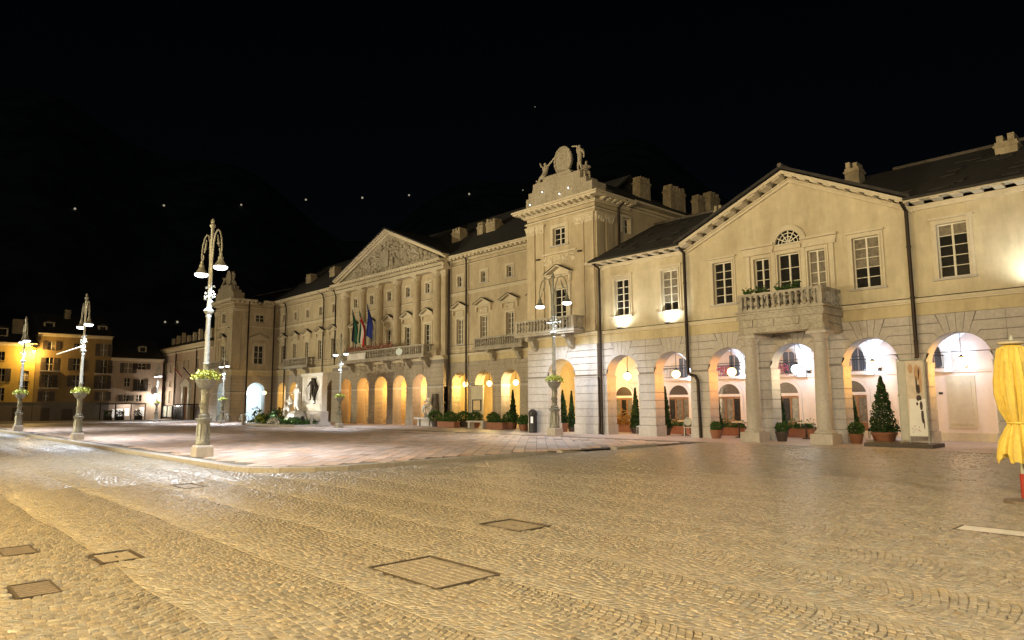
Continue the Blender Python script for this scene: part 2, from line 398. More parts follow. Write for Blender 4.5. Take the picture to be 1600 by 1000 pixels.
# kerb: single granite stones, dropped for a ramp near the facade
kb = MB(); kb.box(-96, -95.9, 7.12, 7.3, -.05, .05)
kerb = structure("kerb", kb, KERBM)
def kerb_stone(p, q, w, z0, z1):
    p, q = Vector((p[0], p[1], 0)), Vector((q[0], q[1], 0)); t = (q-p).normalized(); nrm = Vector((-t.y, t.x, 0))
    p = p+t*.006; q = q-t*.006; m = MB(); b = .018
    A = [p, q, q+nrm*w, p+nrm*w]; zt = [z0, z1, z1, z0]
    pts = [(v.x, v.y, -.05) for v in A]+[(v.x, v.y, zt[i]-b) for i, v in enumerate(A)]
    ins = [p+nrm*b+t*.004, q+nrm*b-t*.004, q+nrm*(w-.004)-t*.004, p+nrm*(w-.004)+t*.004]
    pts += [(v.x, v.y, zt[i]+rs.uniform(-.004, .004)) for i, v in enumerate(ins)]
    fs = [(0,3,2,1)]+[(r*4+i, r*4+(i+1) % 4, r*4+4+(i+1) % 4, r*4+4+i) for r in range(2) for i in range(4)]+[(8,9,10,11)]
    m.add(pts, fs); part("kerb_stone", m, KERBM, kerb)
path = []
x = -94.0
while x < -18.4: path.append((x, 7.1)); x += 1.15 if x > -60 else 2.3
path += [(-18.4+2.2*math.cos(a), 9.3+2.2*math.sin(a)) for a in np.linspace(-PI/2, 0, 5)]
y = 10.4
while y < 18.6: path.append((-16.2, y)); y += 1.15
for a, b in zip(path, path[1:]):
    za, zb = island_z(a[1])+.012, island_z(b[1])+.012
    if b[1] > 17: zb = .02
    kerb_stone(a, b, .26, za, zb)
for a, b in (((-16.2, 20.2), (-16.2, 21.4)), ((-16.2, 21.4), (-16.2, 22.7))): kerb_stone(a, b, .3, .085, .085)

# flat stone pavement along the facades and under the arcades
pv = MB(); pv.quad((-17.5,26.2,.008),(8,26.2,.008),(8,29.9,.008),(-17.5,29.9,.008)); pv.quad((-100,26.2,.009),(-17.5,26.2,.009),(-17.5,46,.009),(-100,46,.009))
pv.quad((-17.5,29.9,.008),(8,29.9,.008),(8,46,.008),(-17.5,46,.008))
pavement = structure("pavement", pv, PAVE)
for r_ in range(7):      # granite edge slabs in front of the arches
    for k in range(16):
        m = MB(); x0 = -29.6+k*2.05+r_*.5; y0 = 26.25+r_*.42
        m.taper(x0+1.02, y0+.205, 0.004, .018, 1.015, 1.005, .198, .19)
        if x0 < 2: part("pavement_slab", m, PAVE, pavement)
# strip of smooth asphalt on the far side
LIDM = mat("stone_filled_lid", (0.285, 0.245, 0.19), 0.6, 0.25, 16, 0.5, 40)
# ---- covers
def cover(rect, name, label, cat, kind):
    x0, x1, y0, y1 = rect; cx, cy = (x0+x1)/2, (y0+y1)/2
    t = thing(name, label, cat, (cx, cy, 0)); w, h = (x1-x0)/2, (y1-y0)/2
    f = MB(); b = .022
    for a in ((-w,w,-h,-h+b),(-w,w,h-b,h),(-w,-w+b,-h+b,h-b),(w-b,w,-h+b,h-b)): f.box(*a, -.05, .004)
    part("frame", f, mat("rusty_frame_iron", (.075, .058, .042), .6, .3, 14), t)
    if kind == 'grate':
        pit = MB(); pit.box(-w+b, w-b, -h+b, h-b, -.05, -.042); part("pit", pit, IRON, t)  # shallow pit coloured dark in place of the shade of a deep drain
        n = int(2*w/.068)
        bm_ = MB(); bm_.taper(0, 0, -.03, .002, .015, .013, h-b, h-b); me = bm_.mesh("grate_bar", mat("polished_grate_iron", (.27, .215, .15), .5, .2, 14))
        for k in range(n-1):
            o = obj("grate_bar", me, t); o.location = (-w+b+(k+.6)*(2*w-2*b)/(n-1), 0, 0)
    elif kind == 'stone':
        p_ = MB(); p_.taper(0, 0, -.04, .002, w-b-.006, w-b-.012, h-b-.006, h-b-.012); part("stone_lid", p_, MARBLE, t)
    else:
        xs = [-w+b, .05*w, w-b] if kind == 'double' else [-w+b, w-b]
        for a, c in zip(xs, xs[1:]):
            p_ = MB(); p_.taper((a+c)/2, 0, -.04, -.010, (c-a)/2-.008, (c-a)/2-.016, h-b-.008, h-b-.016)
            o = part("lid", p_, LIDM, t)
            if kind == 'double':     # setts laid inside the lid
                q_ = MB(); nx, ny = 6, 8
                for i_ in range(nx):
                    for j_ in range(ny):
                        ux = a+.02+(c-a-.04)*(i_+.5)/nx; uy = (-h+b+.02)+(2*h-2*b-.04)*(j_+.5)/ny
                        sx, sy = (c-a-.04)/nx/2, (2*h-2*b-.04)/ny/2
                        q_.taper(ux, uy, -.0102, -.001+random.uniform(-.003, .002), sx*.95, sx*.8, sy*.95, sy*.8)
                part("setts", q_, LIDM, o, kind='stuff')
            else:                    # cast studs and a lifting slot
                q_ = MB()
                for i_ in range(7):
                    for j_ in range(5):
                        if (i_, j_) == (3, 2): continue
                        ux = a+(c-a)*(i_+.5)/7; uy = -h+b+(2*h-2*b)*(j_+.5)/5; q_.taper(ux, uy, -.0102, -.006, .02, .014)
                part("cast_studs", q_, LIDM, o, kind='stuff')
                q_ = MB(); q_.box((a+c)/2-.05, (a+c)/2+.05, -.012, .012, -.0102, -.008); part("lifting_slot", q_, IRON, o)
cover(COVERS[0], "drain_grate", "iron drain grate further back at the left edge of the cobbles", "drain grate", 'grate')
cover(COVERS[1], "drain_grate", "iron drain grate nearest the camera at the lower left", "drain grate", 'grate')
cover(COVERS[2], "manhole_cover", "small iron cover in the cobbles right of the two drain grates", "manhole cover", 'lid')
cover(COVERS[3], "manhole_cover", "large two part stone filled manhole cover in the foreground cobbles", "manhole cover", 'double')
cover(COVERS[4], "manhole_cover", "small cover behind the large manhole cover in the middle of the road", "manhole cover", 'lid')
cover(COVERS[5], "manhole_cover", "pale stone cover slab set in the cobbles below the yellow parasol", "manhole cover", 'stone')
cover(COVERS[6], "manhole_cover", "narrow iron cover in front of the rounded kerb corner", "manhole cover", 'lid')

# ================================================================== BUILDING KIT
def wall_holes(fr, u0, u1, z0, z1, holes, dep=0.24, mb=None):
    m = mb or MB(fr)
    us = sorted({u0, u1, *[h[0] for h in holes], *[h[1] for h in holes]}); zs = sorted({z0, z1, *[h[2] for h in holes], *[h[3] for h in holes]})
    us = [u for u in us if u0 <= u <= u1]; zs = [z for z in zs if z0 <= z <= z1]
    for a, b in zip(us, us[1:]):
        for c, d in zip(zs, zs[1:]):
            if any(h[0] <= a and b <= h[1] and h[2] <= c and d <= h[3] for h in holes): continue
            m.quad((a,0,c),(b,0,c),(b,0,d),(a,0,d))
    for a, b, c, d in holes:
        m.quad((a,0,c),(a,-dep,c),(a,-dep,d),(a,0,d)); m.quad((b,0,c),(b,-dep,c),(b,-dep,d),(b,0,d))
        m.quad((a,0,c),(b,0,c),(b,-dep,c),(a,-dep,c)); m.quad((a,0,d),(b,0,d),(b,-dep,d),(a,-dep,d))
    m.quad((u0,-dep-.02,z0),(u1,-dep-.02,z0),(u1,-dep-.02,z1),(u0,-dep-.02,z1))
    return m

def window(fr, root, uc, w, z0, z1, rows=4, cols=2, fw_=0.16, curtain=0.0, single_panes=False, pale=None, cap=True, trim=TRIM, sill=True, name="window", bars=True, sash=SASH, label=None):
    """surround > sash, pane, sill"""
    a, b = uc-w/2, uc+w/2
    f = MB(fr)
    p = .045
    f.box(a-fw_, a, 0.0, p, z0, z1+fw_); f.box(b, b+fw_, 0.0, p, z0, z1+fw_); f.box(a, b, 0.0, p, z1, z1+fw_)
    f.box(a-fw_*.45, a-.0, p, p+.03, z0, z1+fw_*.45); f.box(b, b+fw_*.45, p, p+.03, z0, z1+fw_*.45); f.box(a, b, p, p+.03, z1, z1+fw_*.45)
    if cap: f.box(a-fw_-.05, b+fw_+.05, 0.0, .12, z1+fw_+.004, z1+fw_+.085)
    wn_ = part(name, f, trim, root, label=label)
    if sill:
        s = MB(fr); s.box(a-fw_-.04, b+fw_+.04, 0.0, .09, z0-.09, z0-.004); part("sill", s, STONE, wn_)
    s = MB(fr); d0, d1 = -.17, -.115; e = .05
    s.box(a, a+e, d0, d1, z0, z1); s.box(b-e, b, d0, d1, z0, z1); s.box(a+e, b-e, d0, d1, z0, z0+e); s.box(a+e, b-e, d0, d1, z1-e, z1)
    xs = [a+e]; 
    for k in range(1, cols):
        x = a+(b-a)*k/cols; s.box(x-.035, x+.035, d0, d1+.004, z0+e, z1-e); xs += [x-.035, x+.035]
    xs.append(b-e)
    zz = [z0+e+(z1-z0-2*e)*k/rows for k in range(rows+1)]
    for k in range(1, rows):
        for q in range(cols): s.box(xs[2*q], xs[2*q+1], d0+.012, d1-.006, zz[k]-.014, zz[k]+.014)
    part("sash", s, sash, wn_)
    if single_panes:
        for q in range(cols):
            for k in range(rows):
                m = MB(fr); t = random.uniform(-.004, .004)
                x0, x1, c0, c1 = xs[2*q], xs[2*q+1], zz[k], zz[k+1]
                m.add([(x0,-.15+t,c0),(x1,-.15-t,c0),(x1,-.15-t,c1),(x0,-.15+t,c1),(x0,-.158,c0),(x1,-.158,c0),(x1,-.158,c1),(x0,-.158,c1)],
                      [(0,1,2,3),(4,7,6,5),(0,4,5,1),(1,5,6,2),(2,6,7,3),(3,7,4,0)])
                part("pane", m, CURTAIN if (rows-1-k in pale if pale is not None else random.random() < curtain) else GLASS, wn_)
    else:
        for q in range(cols):
            m = MB(fr); t = random.uniform(-.006, .006)
            m.add([(xs[2*q],-.15+t,z0+e),(xs[2*q+1],-.15-t,z0+e),(xs[2*q+1],-.15-t,z1-e),(xs[2*q],-.15+t,z1-e)], [(0,1,2,3)])
            part("pane", m, CURTAIN if random.random() < curtain else GLASS, wn_)
    return wn_
def hole(uc, w, z0, z1): return (uc-w/2, uc+w/2, z0, z1)

def pediment(fr, root, uc, half, z0, rise, dep=.30, m=TRIM):
    q = MB(fr)
    q.box(uc-half, uc+half, 0, dep, z0, z0+.07); q.box(uc-half+.06, uc+half-.06, 0, dep*.6, z0-.08, z0-.003)
    t = .085
    for s in (-1, 1):
        q.prism([(uc+s*half, z0+.072), (uc, z0+rise), (uc, z0+rise+t), (uc+s*(half+.03), z0+.074+t*.8)], 0, dep)
    q.prism([(uc-half+.12, z0+.073), (uc+half-.12, z0+.073), (uc, z0+rise-.03)], 0, .05)
    o = part("window_pediment", q, m, root)
    r = MB(fr)      # slate weathering on top
    for s in (-1, 1):
        r.prism([(uc+s*(half+.05), z0+.075+t*.8), (uc, z0+rise+t+.004), (uc, z0+rise+t+.04), (uc+s*(half+.07), z0+.115+t*.8)], 0, dep+.03)
    part("slate_cap", r, ROOF, o)
    # carved panel and brackets under it
    for s in (-1, 1): k = MB(fr); k.taper(uc+s*(half-.13), .08, z0-.42, z0-.085, .05, .075, .06, .075); part("bracket", k, m, o)
    return o

def arcade_wall(fr, u0, u1, bays, r, spring, ztop, dep, mat_, root, zbot=0.0, name="arcade_wall"):
    m = MB(fr); edges = [u0]+[(bays[i]+bays[i+1])/2 for i in range(len(bays)-1)]+[u1]
    n = 20
    for d in (0, -dep):
        for i, c in enumerate(bays):
            m.quad((edges[i],d,zbot),(c-r,d,zbot),(c-r,d,ztop),(edges[i],d,ztop)); m.quad((c+r,d,zbot),(edges[i+1],d,zbot),(edges[i+1],d,ztop),(c+r,d,ztop))
            A = [(c-r*math.cos(PI*k/n), spring+r*math.sin(PI*k/n)) for k in range(n+1)]
            for p, q in zip(A, A[1:]): m.quad((p[0],d,p[1]),(q[0],d,q[1]),(q[0],d,ztop),(p[0],d,ztop))
    for u in (u0, u1): m.quad((u,0,zbot),(u,-dep,zbot),(u,-dep,ztop),(u,0,ztop))
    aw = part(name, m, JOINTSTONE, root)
    for c in bays:
        m = MB(fr); A = [(c-r, zbot)]+[(c-r*math.cos(PI*k/n), spring+r*math.sin(PI*k/n)) for k in range(n+1)]+[(c+r, zbot)]
        for p, q in zip(A, A[1:]): m.quad((p[0],.02,p[1]),(q[0],.02,q[1]),(q[0],-dep,q[1]),(p[0],-dep,p[1]))
        part("arch_soffit", m, mat_, aw)
    return aw

def impost(fr, u0, u1, bays, r, z, dep, root, m=STONE, p=.055):
    e = [u0]+[v for c in bays for v in (c-r, c+r)]+[u1]
    for i in range(0, len(e), 2):
        q = MB(fr)
        a, b = e[i]-(p if i else 0), e[i+1]+(p if i < len(e)-2 else 0)
        q.box(a, b, -dep-p, p, z-.075, z+.06); q.box(a-(.02 if i else 0), b+.02, -dep-p-.02, p+.025, z+.0605, z+.10)
        part("impost_moulding", q, m, root)

def rusticate(fr, root, u0, u1, bays, r, spring, ztop, dep, courses, mat_, singles=True, proud=.045, plinth=.55):
    """coursed blocks on the piers, bent courses and radial voussoirs over the arches"""
    g_ = .012; joined = MB(fr)
    def put(build):
        if singles:
            m = MB(fr); build(m); part("stone_block", m, mat_, root)
        else: build(joined)
    e = [u0]+[v for c in bays for v in (c-r, c+r)]+[u1]
    zc = np.linspace(plinth, spring-.08, courses+1)
    for i in range(0, len(e), 2):
        a, b = e[i]-(proud if i else 0), e[i+1]+(proud if i < len(e)-2 else 0)
        put(lambda m: m.box(a-(.05 if i else 0), b+(.05 if i < len(e)-2 else 0), -dep-.05, .075, 0.0, plinth-g_))
        for k in range(courses):
            z0, z1 = zc[k]+g_, zc[k+1]-g_; j = random.uniform(-.004, .004)
            put(lambda m: m.box(a, b, -dep-.01, proud+j, z0, z1))
    # above the springing
    zs = [spring+.105]+list(np.linspace(spring+.36, ztop-.34, 4))+[ztop]
    an = [0.10, 0.36, 0.68, 0.98, 1.22]
    mids = [u0]+[(bays[i]+bays[i+1])/2 for i in range(len(bays)-1)]+[u1]
    def joint(k, s, c):     # arch foot and bend point of joint k on side s (+1 right)
        a = an[k]; foot = (c+s*r*math.cos(a), spring+r*math.sin(a)); t = (zs[k]-spring)/math.sin(a)
        bend = (c+s*t*math.cos(a), zs[k]) if k else (c+s*r*math.cos(a), zs[0])
        return foot, bend
    def arcpts(k, s, c, n=4):
        return [(c+s*(r+.004)*math.cos(an[k]+(an[k+1]-an[k])*q/n), spring+(r+.004)*math.sin(an[k]+(an[k+1]-an[k])*q/n)) for q in range(n+1)]
    for i, c in enumerate(bays):
        for s in (-1, 1):
            lim = mids[i+1] if s > 0 else mids[i]
            for k in range(4):
                f0, b0 = joint(k, s, c); f1, b1 = joint(k+1, s, c)
                poly = []
                ok0 = (b0[0]-lim)*s < 0; ok1 = (b1[0]-lim)*s < 0
                if ok0: poly += [(lim, b0[1]+g_), (b0[0], b0[1]+g_)]
                else:
                    tt = (lim-f0[0])/(b0[0]-f0[0]); poly += [(lim, f0[1]+(b0[1]-f0[1])*tt+g_)]
                poly += [(x, z) for x, z in arcpts(k, s, c)]
                if ok1: poly += [(b1[0], b1[1]-g_), (lim, b1[1]-g_)]
                else:
                    tt = (lim-f1[0])/(b1[0]-f1[0]); poly += [(lim, f1[1]+(b1[1]-f1[1])*tt-g_)]
                # open the radial joints a little
                cen = (sum(p[0] for p in poly)/len(poly), sum(p[1] for p in poly)/len(poly))
                q = [(cen[0]+(x-cen[0])*.985 if abs(x-lim) > 1e-6 else x-s*.006, cen[1]+(z-cen[1])*.975) for x, z in poly]
                put(lambda m: m.prism(q, 0.0, proud+random.uniform(-.004, .004)))
        for s in (-1, 1):      # topmost course up to the band
            lim = mids[i+1] if s > 0 else mids[i]
            f4, b4 = joint(4, s, c); bt = (c+s*(ztop-spring)/math.tan(an[4]), ztop)
            poly = [(lim-s*.006, b4[1]+g_), (b4[0]+s*.02, b4[1]+g_), (bt[0]+s*.02, ztop-.012), (lim-s*.006, ztop-.012)]
            put(lambda m: m.prism(poly, 0.0, proud+random.uniform(-.004, .004)))
        # voussoirs round the crown
        ks = np.linspace(an[4], PI-an[4], 5)
        for a, b in zip(ks, ks[1:]):
            pts = [(c+(r+.004)*math.cos(a+(b-a)*q/3), spring+(r+.004)*math.sin(a+(b-a)*q/3)) for q in range(4)]
            pts += [(c+(ztop-spring)/math.tan(b) if abs(b-PI/2) > .01 else c, ztop-g_), (c+(ztop-spring)/math.tan(a) if abs(a-PI/2) > .01 else c, ztop-g_)]
            cen = (sum(p[0] for p in pts)/6, sum(p[1] for p in pts)/6)
            q = [(cen[0]+(x-cen[0])*.94, cen[1]+(z-cen[1])*.985) for x, z in pts]
            put(lambda m: m.prism(q, 0.0, proud+.004))
    if not singles: part("stone_blocks", joined, mat_, root, kind='stuff')

def baluster_mesh(h, m=BALUSTER):
    b = MB(); b.box(-.07,.07,-.07,.07,0,.06); b.box(-.065,.065,-.065,.065,h-.06,h)
    b.lathe([(.045,.06),(.055,.09),(.035,.13),(.075,.27*h/.75),(.08,.36*h/.75),(.05,.52*h/.75),(.035,.6*h/.75),(.05,h-.09),(.045,h-.06)], n=8, cap=False)
    return b.mesh("baluster", m, True)
def balcony(fr, root, u0, u1, dep, zf, h, step, brackets=(), m=BALUSTER, slab=.2, sides=(True, True), front_piers=True, name="balcony", d0=0.0):
    s = MB(fr)
    s.box(u0-.1, u1+.1, d0, dep+.1, zf-slab*.45, zf); s.box(u0-.02, u1+.02, d0, dep+.02, zf-slab, zf-slab*.45-.003)
    b = part(name, s, m, root)
    r = MB(fr); a = .09
    r.box(u0-a+.09, u1+a-.09, dep-.18, dep, zf+h, zf+h+.1); r.box(u0, u1, dep-.16, dep-.02, zf+.002, zf+.07)
    for ok, u in zip(sides, (u0, u1-.18)):
        if ok: r.box(u, u+.18, d0, dep-.183, zf+h, zf+h+.1); r.box(u+.02, u+.16, d0, dep-.163, zf+.002, zf+.07)
    for u in (u0, u1-.2): r.box(u, u+.2, dep-.2, dep+.004, zf+.003, zf+h+.003)
    part("rail", r, m, b)
    me = baluster_mesh(h-.075, m)
    n = max(2, int((u1-u0-.4)/step)); 
    for k in range(n):
        o = obj("baluster", me, b); o.location = Vector(fr(u0+.2+(k+.5)*(u1-u0-.4)/n, dep-.09, zf+.072))
    nd = max(1, int((dep-.25)/step))
    for ok, u in zip(sides, (u0+.09, u1-.09)):
        if ok:
            for k in range(nd):
                o = obj("baluster", me, b); o.location = Vector(fr(u, d0+.04+(k+.5)*(dep-.24-d0)/nd, zf+.072))
    for u in brackets:
        q = MB(fr)
        prof = [(d0,zf-slab-.003),(dep*.9,zf-slab-.003),(dep*.88,zf-slab-.16),(dep*.55,zf-slab-.24),(dep*.45,zf-slab-.5),(dep*.25,zf-slab-.72),(d0,zf-slab-.82)]
        q.yprism(prof, u-.14, u+.14); part("bracket", q, m, b)
    return b

def layer(root, x0, x1, y0, y1, zs, m, name="cornice", sides="fr"):
    """moulding courses round a block: list of (z0,z1,projection)"""
    q = MB()
    for z0, z1, p in zs:
        q.box(x0-(p if 'l' in sides else 0), x1+(p if 'r' in sides else 0), y0-p, y1, z0+.0015, z1-.0015)
    return part(name, q, m, root)

def chimney(root, x, y, z0, z1, wx, wy, teeth=3, along='x', m=CHIM):
    q = MB(); q.box(x-wx/2, x+wx/2, y-wy/2, y+wy/2, z0, z1)
    q.box(x-wx/2-.05, x+wx/2+.05, y-wy/2-.05, y+wy/2+.05, z1-.22, z1-.12)
    c = part("chimney", q, m, root)
    t = MB(); n = teeth
    L = wx if along == 'x' else wy
    for k in range(n):
        o = -L/2+(k+.5)*L/n; w = L/n*.3
        hh = random.uniform(.2, .3)
        if along == 'x': t.box(x+o-w, x+o+w, y-wy/2, y+wy/2, z1+.001, z1+hh)
        else: t.box(x-wx/2, x+wx/2, y+o-w, y+o+w, z1+.001, z1+hh)
    part("chimney_merlons", t, m, c)
    return c
def pipe(root, path, r=.055):
    r *= 1.1
    m = MB(); m.tube(path, r, 8); o = part("downpipe", m, PIPE, root, True)
    for p, q in zip(path, path[1:]):
        if abs(q[2]-p[2]) > 3:
            for t in (.25, .6, .9):
                c = Vector(p).lerp(Vector(q), t); k = MB(); k.lathe([(r+.018, -.03), (r+.018, .03)], c.x, c.y, 8, c.z); part("pipe_clip", k, PIPE, o)
    return o

def lantern(loc, label, drop, warm=True, power=70, group="lanterns hanging in the arches of the portico", color=None, globe=.21):
    """hanging lantern: rod > cap > glowing globe; origin at the globe"""
    t = thing("hanging_lantern", label, "lantern", loc, group=group)
    m = MB(); m.tube([(0,0,.2),(0,0,drop)], .014, 6); m.lathe([(.02,globe+.03),(.10,globe),(.11,globe-.02),(.02,globe+.08)], n=10); part("rod", m, IRON, t)
    m = MB(); m.ball((0,0,0), globe, 12, (1,1,.95)); part("globe", m, GLOBE if warm else GLOWC, t, True)
    k = MB()
    for a in range(4): k.tube([((globe+.012)*math.cos(a*PI/2)*math.cos(b), (globe+.012)*math.sin(a*PI/2)*math.cos(b), (globe+.012)*math.sin(b)) for b in (1.2, .6, 0, -.6, -1.2)], .005, 4)
    part("cage", k, IRON, t)
    light('POINT', "lantern_light", (0, 0, -globe-.12), power, color or (WARM if warm else WHITE), t, size=.07)
    return t

# ================================================================== PORTICO BUILDING (right)
YA = 29.2; A = front(YA)
port = thing("portico_building", "cream two storey building with gabled portico and arcade at the right of the town hall", "building", (-10, YA, 0), world=True)
PB = [-22.9, -19.82, -16.74, -13.66, -10.58, -7.50, -4.42, -1.34]; RR = 1.08; SPR = 3.10; ZT = 4.90; DEP = .72
PU0, PU1 = -24.42, 3.0
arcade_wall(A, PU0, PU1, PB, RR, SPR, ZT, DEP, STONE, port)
impost(A, PU0, PU1, PB, RR, 3.02, DEP, port)
rusticate(A, port, PU0, PU1, PB, RR, SPR, ZT, DEP, 6, STONE)
m = MB(A); m.box(PU0, PU1, -.2, .03, ZT+.003, 5.36); part("plain_band", m, OCHRE, port)
m = MB(A); m.box(PU0, PU1, -.2, .11, 5.363, 5.43); m.box(PU0, PU1, -.2, .15, 5.432, 5.50); m.box(PU0, PU1, -.2, .07, 5.502, 5.56); part("string_course", m, TRIM, port)
m = MB(A); m.box(PU0, PU1, -.2, .165, 5.562, 5.578); part("flashing", m, PIPE, port)
wins = [(-22.80, .95, 6.28, 8.22), (-19.80, .98, 6.24, 8.28), (-16.86, .98, 6.24, 8.22), (-10.45, 1.02, 6.20, 8.28), (-7.40, 1.0, 6.22, 8.26), (-4.4, 1.0, 6.22, 8.26), (-1.3, 1.0, 6.22, 8.26)]
ser = [(-14.90, .74, 5.62, 8.08), (-13.66, .98, 5.62, 8.12), (-12.44, .74, 5.62, 8.08)]
wm = wall_holes(A, PU0, PU1, 5.56, 9.17, [hole(*w) for w in wins]+[hole(*w) for w in ser])
GL, GR, GC, GZ = -18.72, -8.72, -13.43, 11.53
wm.add([(GL,0,9.17),(GR,0,9.17),(GC,0,GZ)], [(0,1,2)])
part("upper_wall", wm, STUCCO, port)
for i, w in enumerate(wins):
    window(A, port, w[0], w[1], w[2], w[3], rows=5, single_panes=True, pale=[(), (0, 1, 2, 3), (), (0, 1, 2), (0,), (), ()][i], fw_=.17)
for i, w in enumerate(ser):
    window(A, port, w[0], w[1], w[2]+.1, w[3], rows=5 if i != 1 else 4, single_panes=True, pale=[(), (3,), (0, 1, 2, 3, 4)][i], fw_=.13, cap=False, sill=False, name="balcony_door")
# serliana mouldings: entablature halves, lunette with lattice, archivolt
m = MB(A)
for a, b in ((-15.75, -14.34), (-12.98, -11.6)):
    m.box(a, b, 0, .10, 8.26, 8.42); m.box(a-.03, b+.03, 0, .06, 8.422, 8.58); m.box(a-.08, b+.08, 0, .2, 8.582, 8.68)
for u in (-15.55, -14.33, -12.99, -11.79): m.box(u-.09, u+.09, 0, .075, 5.565, 8.255)
m.box(-14.24, -13.08, 0, .08, 8.30, 8.46)
part("entablature", m, TRIM, port)
ACX = -13.62
m = MB(A); n = 18; r0, r1 = .57, .80
for k in range(n):
    a, b = PI*k/n, PI*(k+1)/n
    m.prism([(ACX+r0*math.cos(a), 8.56+r0*math.sin(a)), (ACX+r1*math.cos(a), 8.56+r1*math.sin(a)), (ACX+r1*math.cos(b), 8.56+r1*math.sin(b)), (ACX+r0*math.cos(b), 8.56+r0*math.sin(b))], 0, .10)
av = part("archivolt", m, TRIM, port)
m = MB(A); m.prism([(ACX+r0*math.cos(PI*k/16), 8.56+r0*math.sin(PI*k/16)) for k in range(17)], .004, .02); part("pane", m, GLASS, av)
m = MB(A); m.box(ACX-r0, ACX+r0, .02, .05, 8.54, 8.58)
for k in range(1, 6):
    a = PI*k/6; m.prism([(ACX+.02*math.sin(a), 8.58-.02*math.cos(a)), (ACX+r0*math.cos(a)+.02*math.sin(a), 8.58+r0*.97*math.sin(a)-.02*math.cos(a)), (ACX+r0*math.cos(a)-.02*math.sin(a), 8.58+r0*.97*math.sin(a)+.02*math.cos(a)), (ACX-.02*math.sin(a), 8.58+.02*math.cos(a))], .021, .045)
for q in range(12):
    a, b = PI*q/12, PI*(q+1)/12
    for rr in (.26, .42): m.prism([(ACX+rr*math.cos(a), 8.58+rr*math.sin(a)), (ACX+(rr+.03)*math.cos(a), 8.58+(rr+.03)*math.sin(a)), (ACX+(rr+.03)*math.cos(b), 8.58+(rr+.03)*math.sin(b)), (ACX+rr*math.cos(b), 8.58+rr*math.sin(b))], .046, .055)
part("lunette_bars", m, SASH, av)
# eaves: soffit, bed moulding, brackets
OV = .80
def eaves(u0, u1):
    m = MB(A); m.box(u0, u1, 0, .10, 8.94, 9.04); m.box(u0, u1, 0, .14, 9.042, 9.12); m.box(u0, u1, 0, OV-.05, 9.26, 9.32); m.box(u0, u1, OV-.09, OV-.02, 9.18, 9.258)
    part("eaves_moulding", m, TRIM, port)
    b = MB(A); b.box(-.14, .14, .141, OV-.1, 9.13, 9.255); 
    me = None; n = int((u1-u0)/.62)
    for k in range(n):
        q = MB(A); u = u0+(k+.5)*(u1-u0)/n; q.box(u-.15, u+.15, .142, OV-.1, 9.135, 9.257); part("eaves_bracket", q, TRIM, port)
eaves(PU0-.35, GL-.05); eaves(GR+.05, PU1)
EZ = 9.17
def rake(s):
    e = GL-.1 if s < 0 else GR+.1
    slope = (GZ-EZ)/abs(GC-e)
    def P(u, o): return (u, EZ+abs(u-e)*slope+o)
    m = MB(A)
    m.prism([P(e, -.28), P(GC, -.28), P(GC, -.16), P(e, -.16)], 0, .12)
    m.prism([P(e, -.158), P(GC, -.158), P(GC, -.08), P(e, -.08)], 0, .17)
    m.prism([P(e, .06), P(GC, .06), P(GC, .13), P(e, .13)], 0, OV-.05)
    m.prism([P(e, -.02), P(GC, -.02), P(GC, .055), P(e, .055)], OV-.11, OV-.04)
    part("raking_cornice", m, TRIM, port)
    n = 9
    for k in range(n):
        u = e+(GC-e)*(k+.5)/n; q = MB(A); w = .17*(1 if s < 0 else -1)
        q.prism([P(u-w, -.075), P(u+w, -.075), P(u+w, .055), P(u-w, .055)], .171, OV-.115); part("eaves_bracket", q, TRIM, port)
rake(-1); rake(1)
# roofs of slate slabs
RSL = .5; RY = 34.6; RZ = 9.34+(RY-YA+OV)*RSL
rf = MB()
for a, b, ys in ((-24.45, GL, YA-OV-.06), (GL+.002, GR-.002, YA+.35), (GR, PU1, YA-OV-.06)):
    zs_ = 9.34+(ys-(YA-OV))*RSL
    rf.yprism([(ys, zs_), (RY, RZ), (RY+6.2, RZ-3.1), (RY+6.2, RZ-3.25), (RY, RZ-.16), (ys, zs_-.09 if ys < YA else zs_-.16)], a, b)
for s in (-1, 1):
    e = GL-.25 if s < 0 else GR+.25; zt = EZ+.13
    rf.prism([(e, zt+.0), (GC, GZ+.20), (GC, GZ+.32), (e, zt+.13)], YA-.86, YA+5.4)
roof = part("roof", rf, ROOF, port)
for a_, b_ in (((GC, YA-.9, GZ+.33), (GC, 34.4, GZ+.33)), ((-24.4, RY, RZ+.02), (GL-1.6, RY, RZ+.02)), ((GR-2.2, RY, RZ+.02), (PU1, RY, RZ+.02))):
    rg = MB(); rg.tube([a_, b_], .1, 8); part("ridge_tiles", rg, mat("ridge_mortar", (.10, .085, .07), .9, .3, 5), roof)
sl = MB()    # proud slate slabs catching light along the eaves
for k in range(150):
    u = random.uniform(-24.3, PU1); 
    if GL-.2 < u < GR+.2: continue
    y = random.uniform(YA-.6, RY-.5); z = 9.34+(y-(YA-OV))*RSL
    sl.add([(u,y,z+.01),(u+.5,y,z+.015),(u+.5,y+.6,z+.02+.3),(u,y+.6,z+.015+.3),(u,y,z+.04),(u+.5,y,z+.045),(u+.5,y+.6,z+.325),(u,y+.6,z+.32)], [(0,1,5,4),(1,2,6,5),(2,3,7,6),(3,0,4,7),(4,5,6,7)])
part("roof_slabs", sl, ROOF, roof, kind='stuff')
chimney(roof, -12.15, 33.2, 11.0, 12.45, .62, .7, 2); chimney(roof, -6.15, 33.0, 11.0, 11.95, .75, .8, 2)
chimney(roof, -19.0, 32.9, 10.8, 11.85, .5, .5, 2); chimney(roof, 0.5, 33.0, 11.0, 11.95, .75, .8, 2)
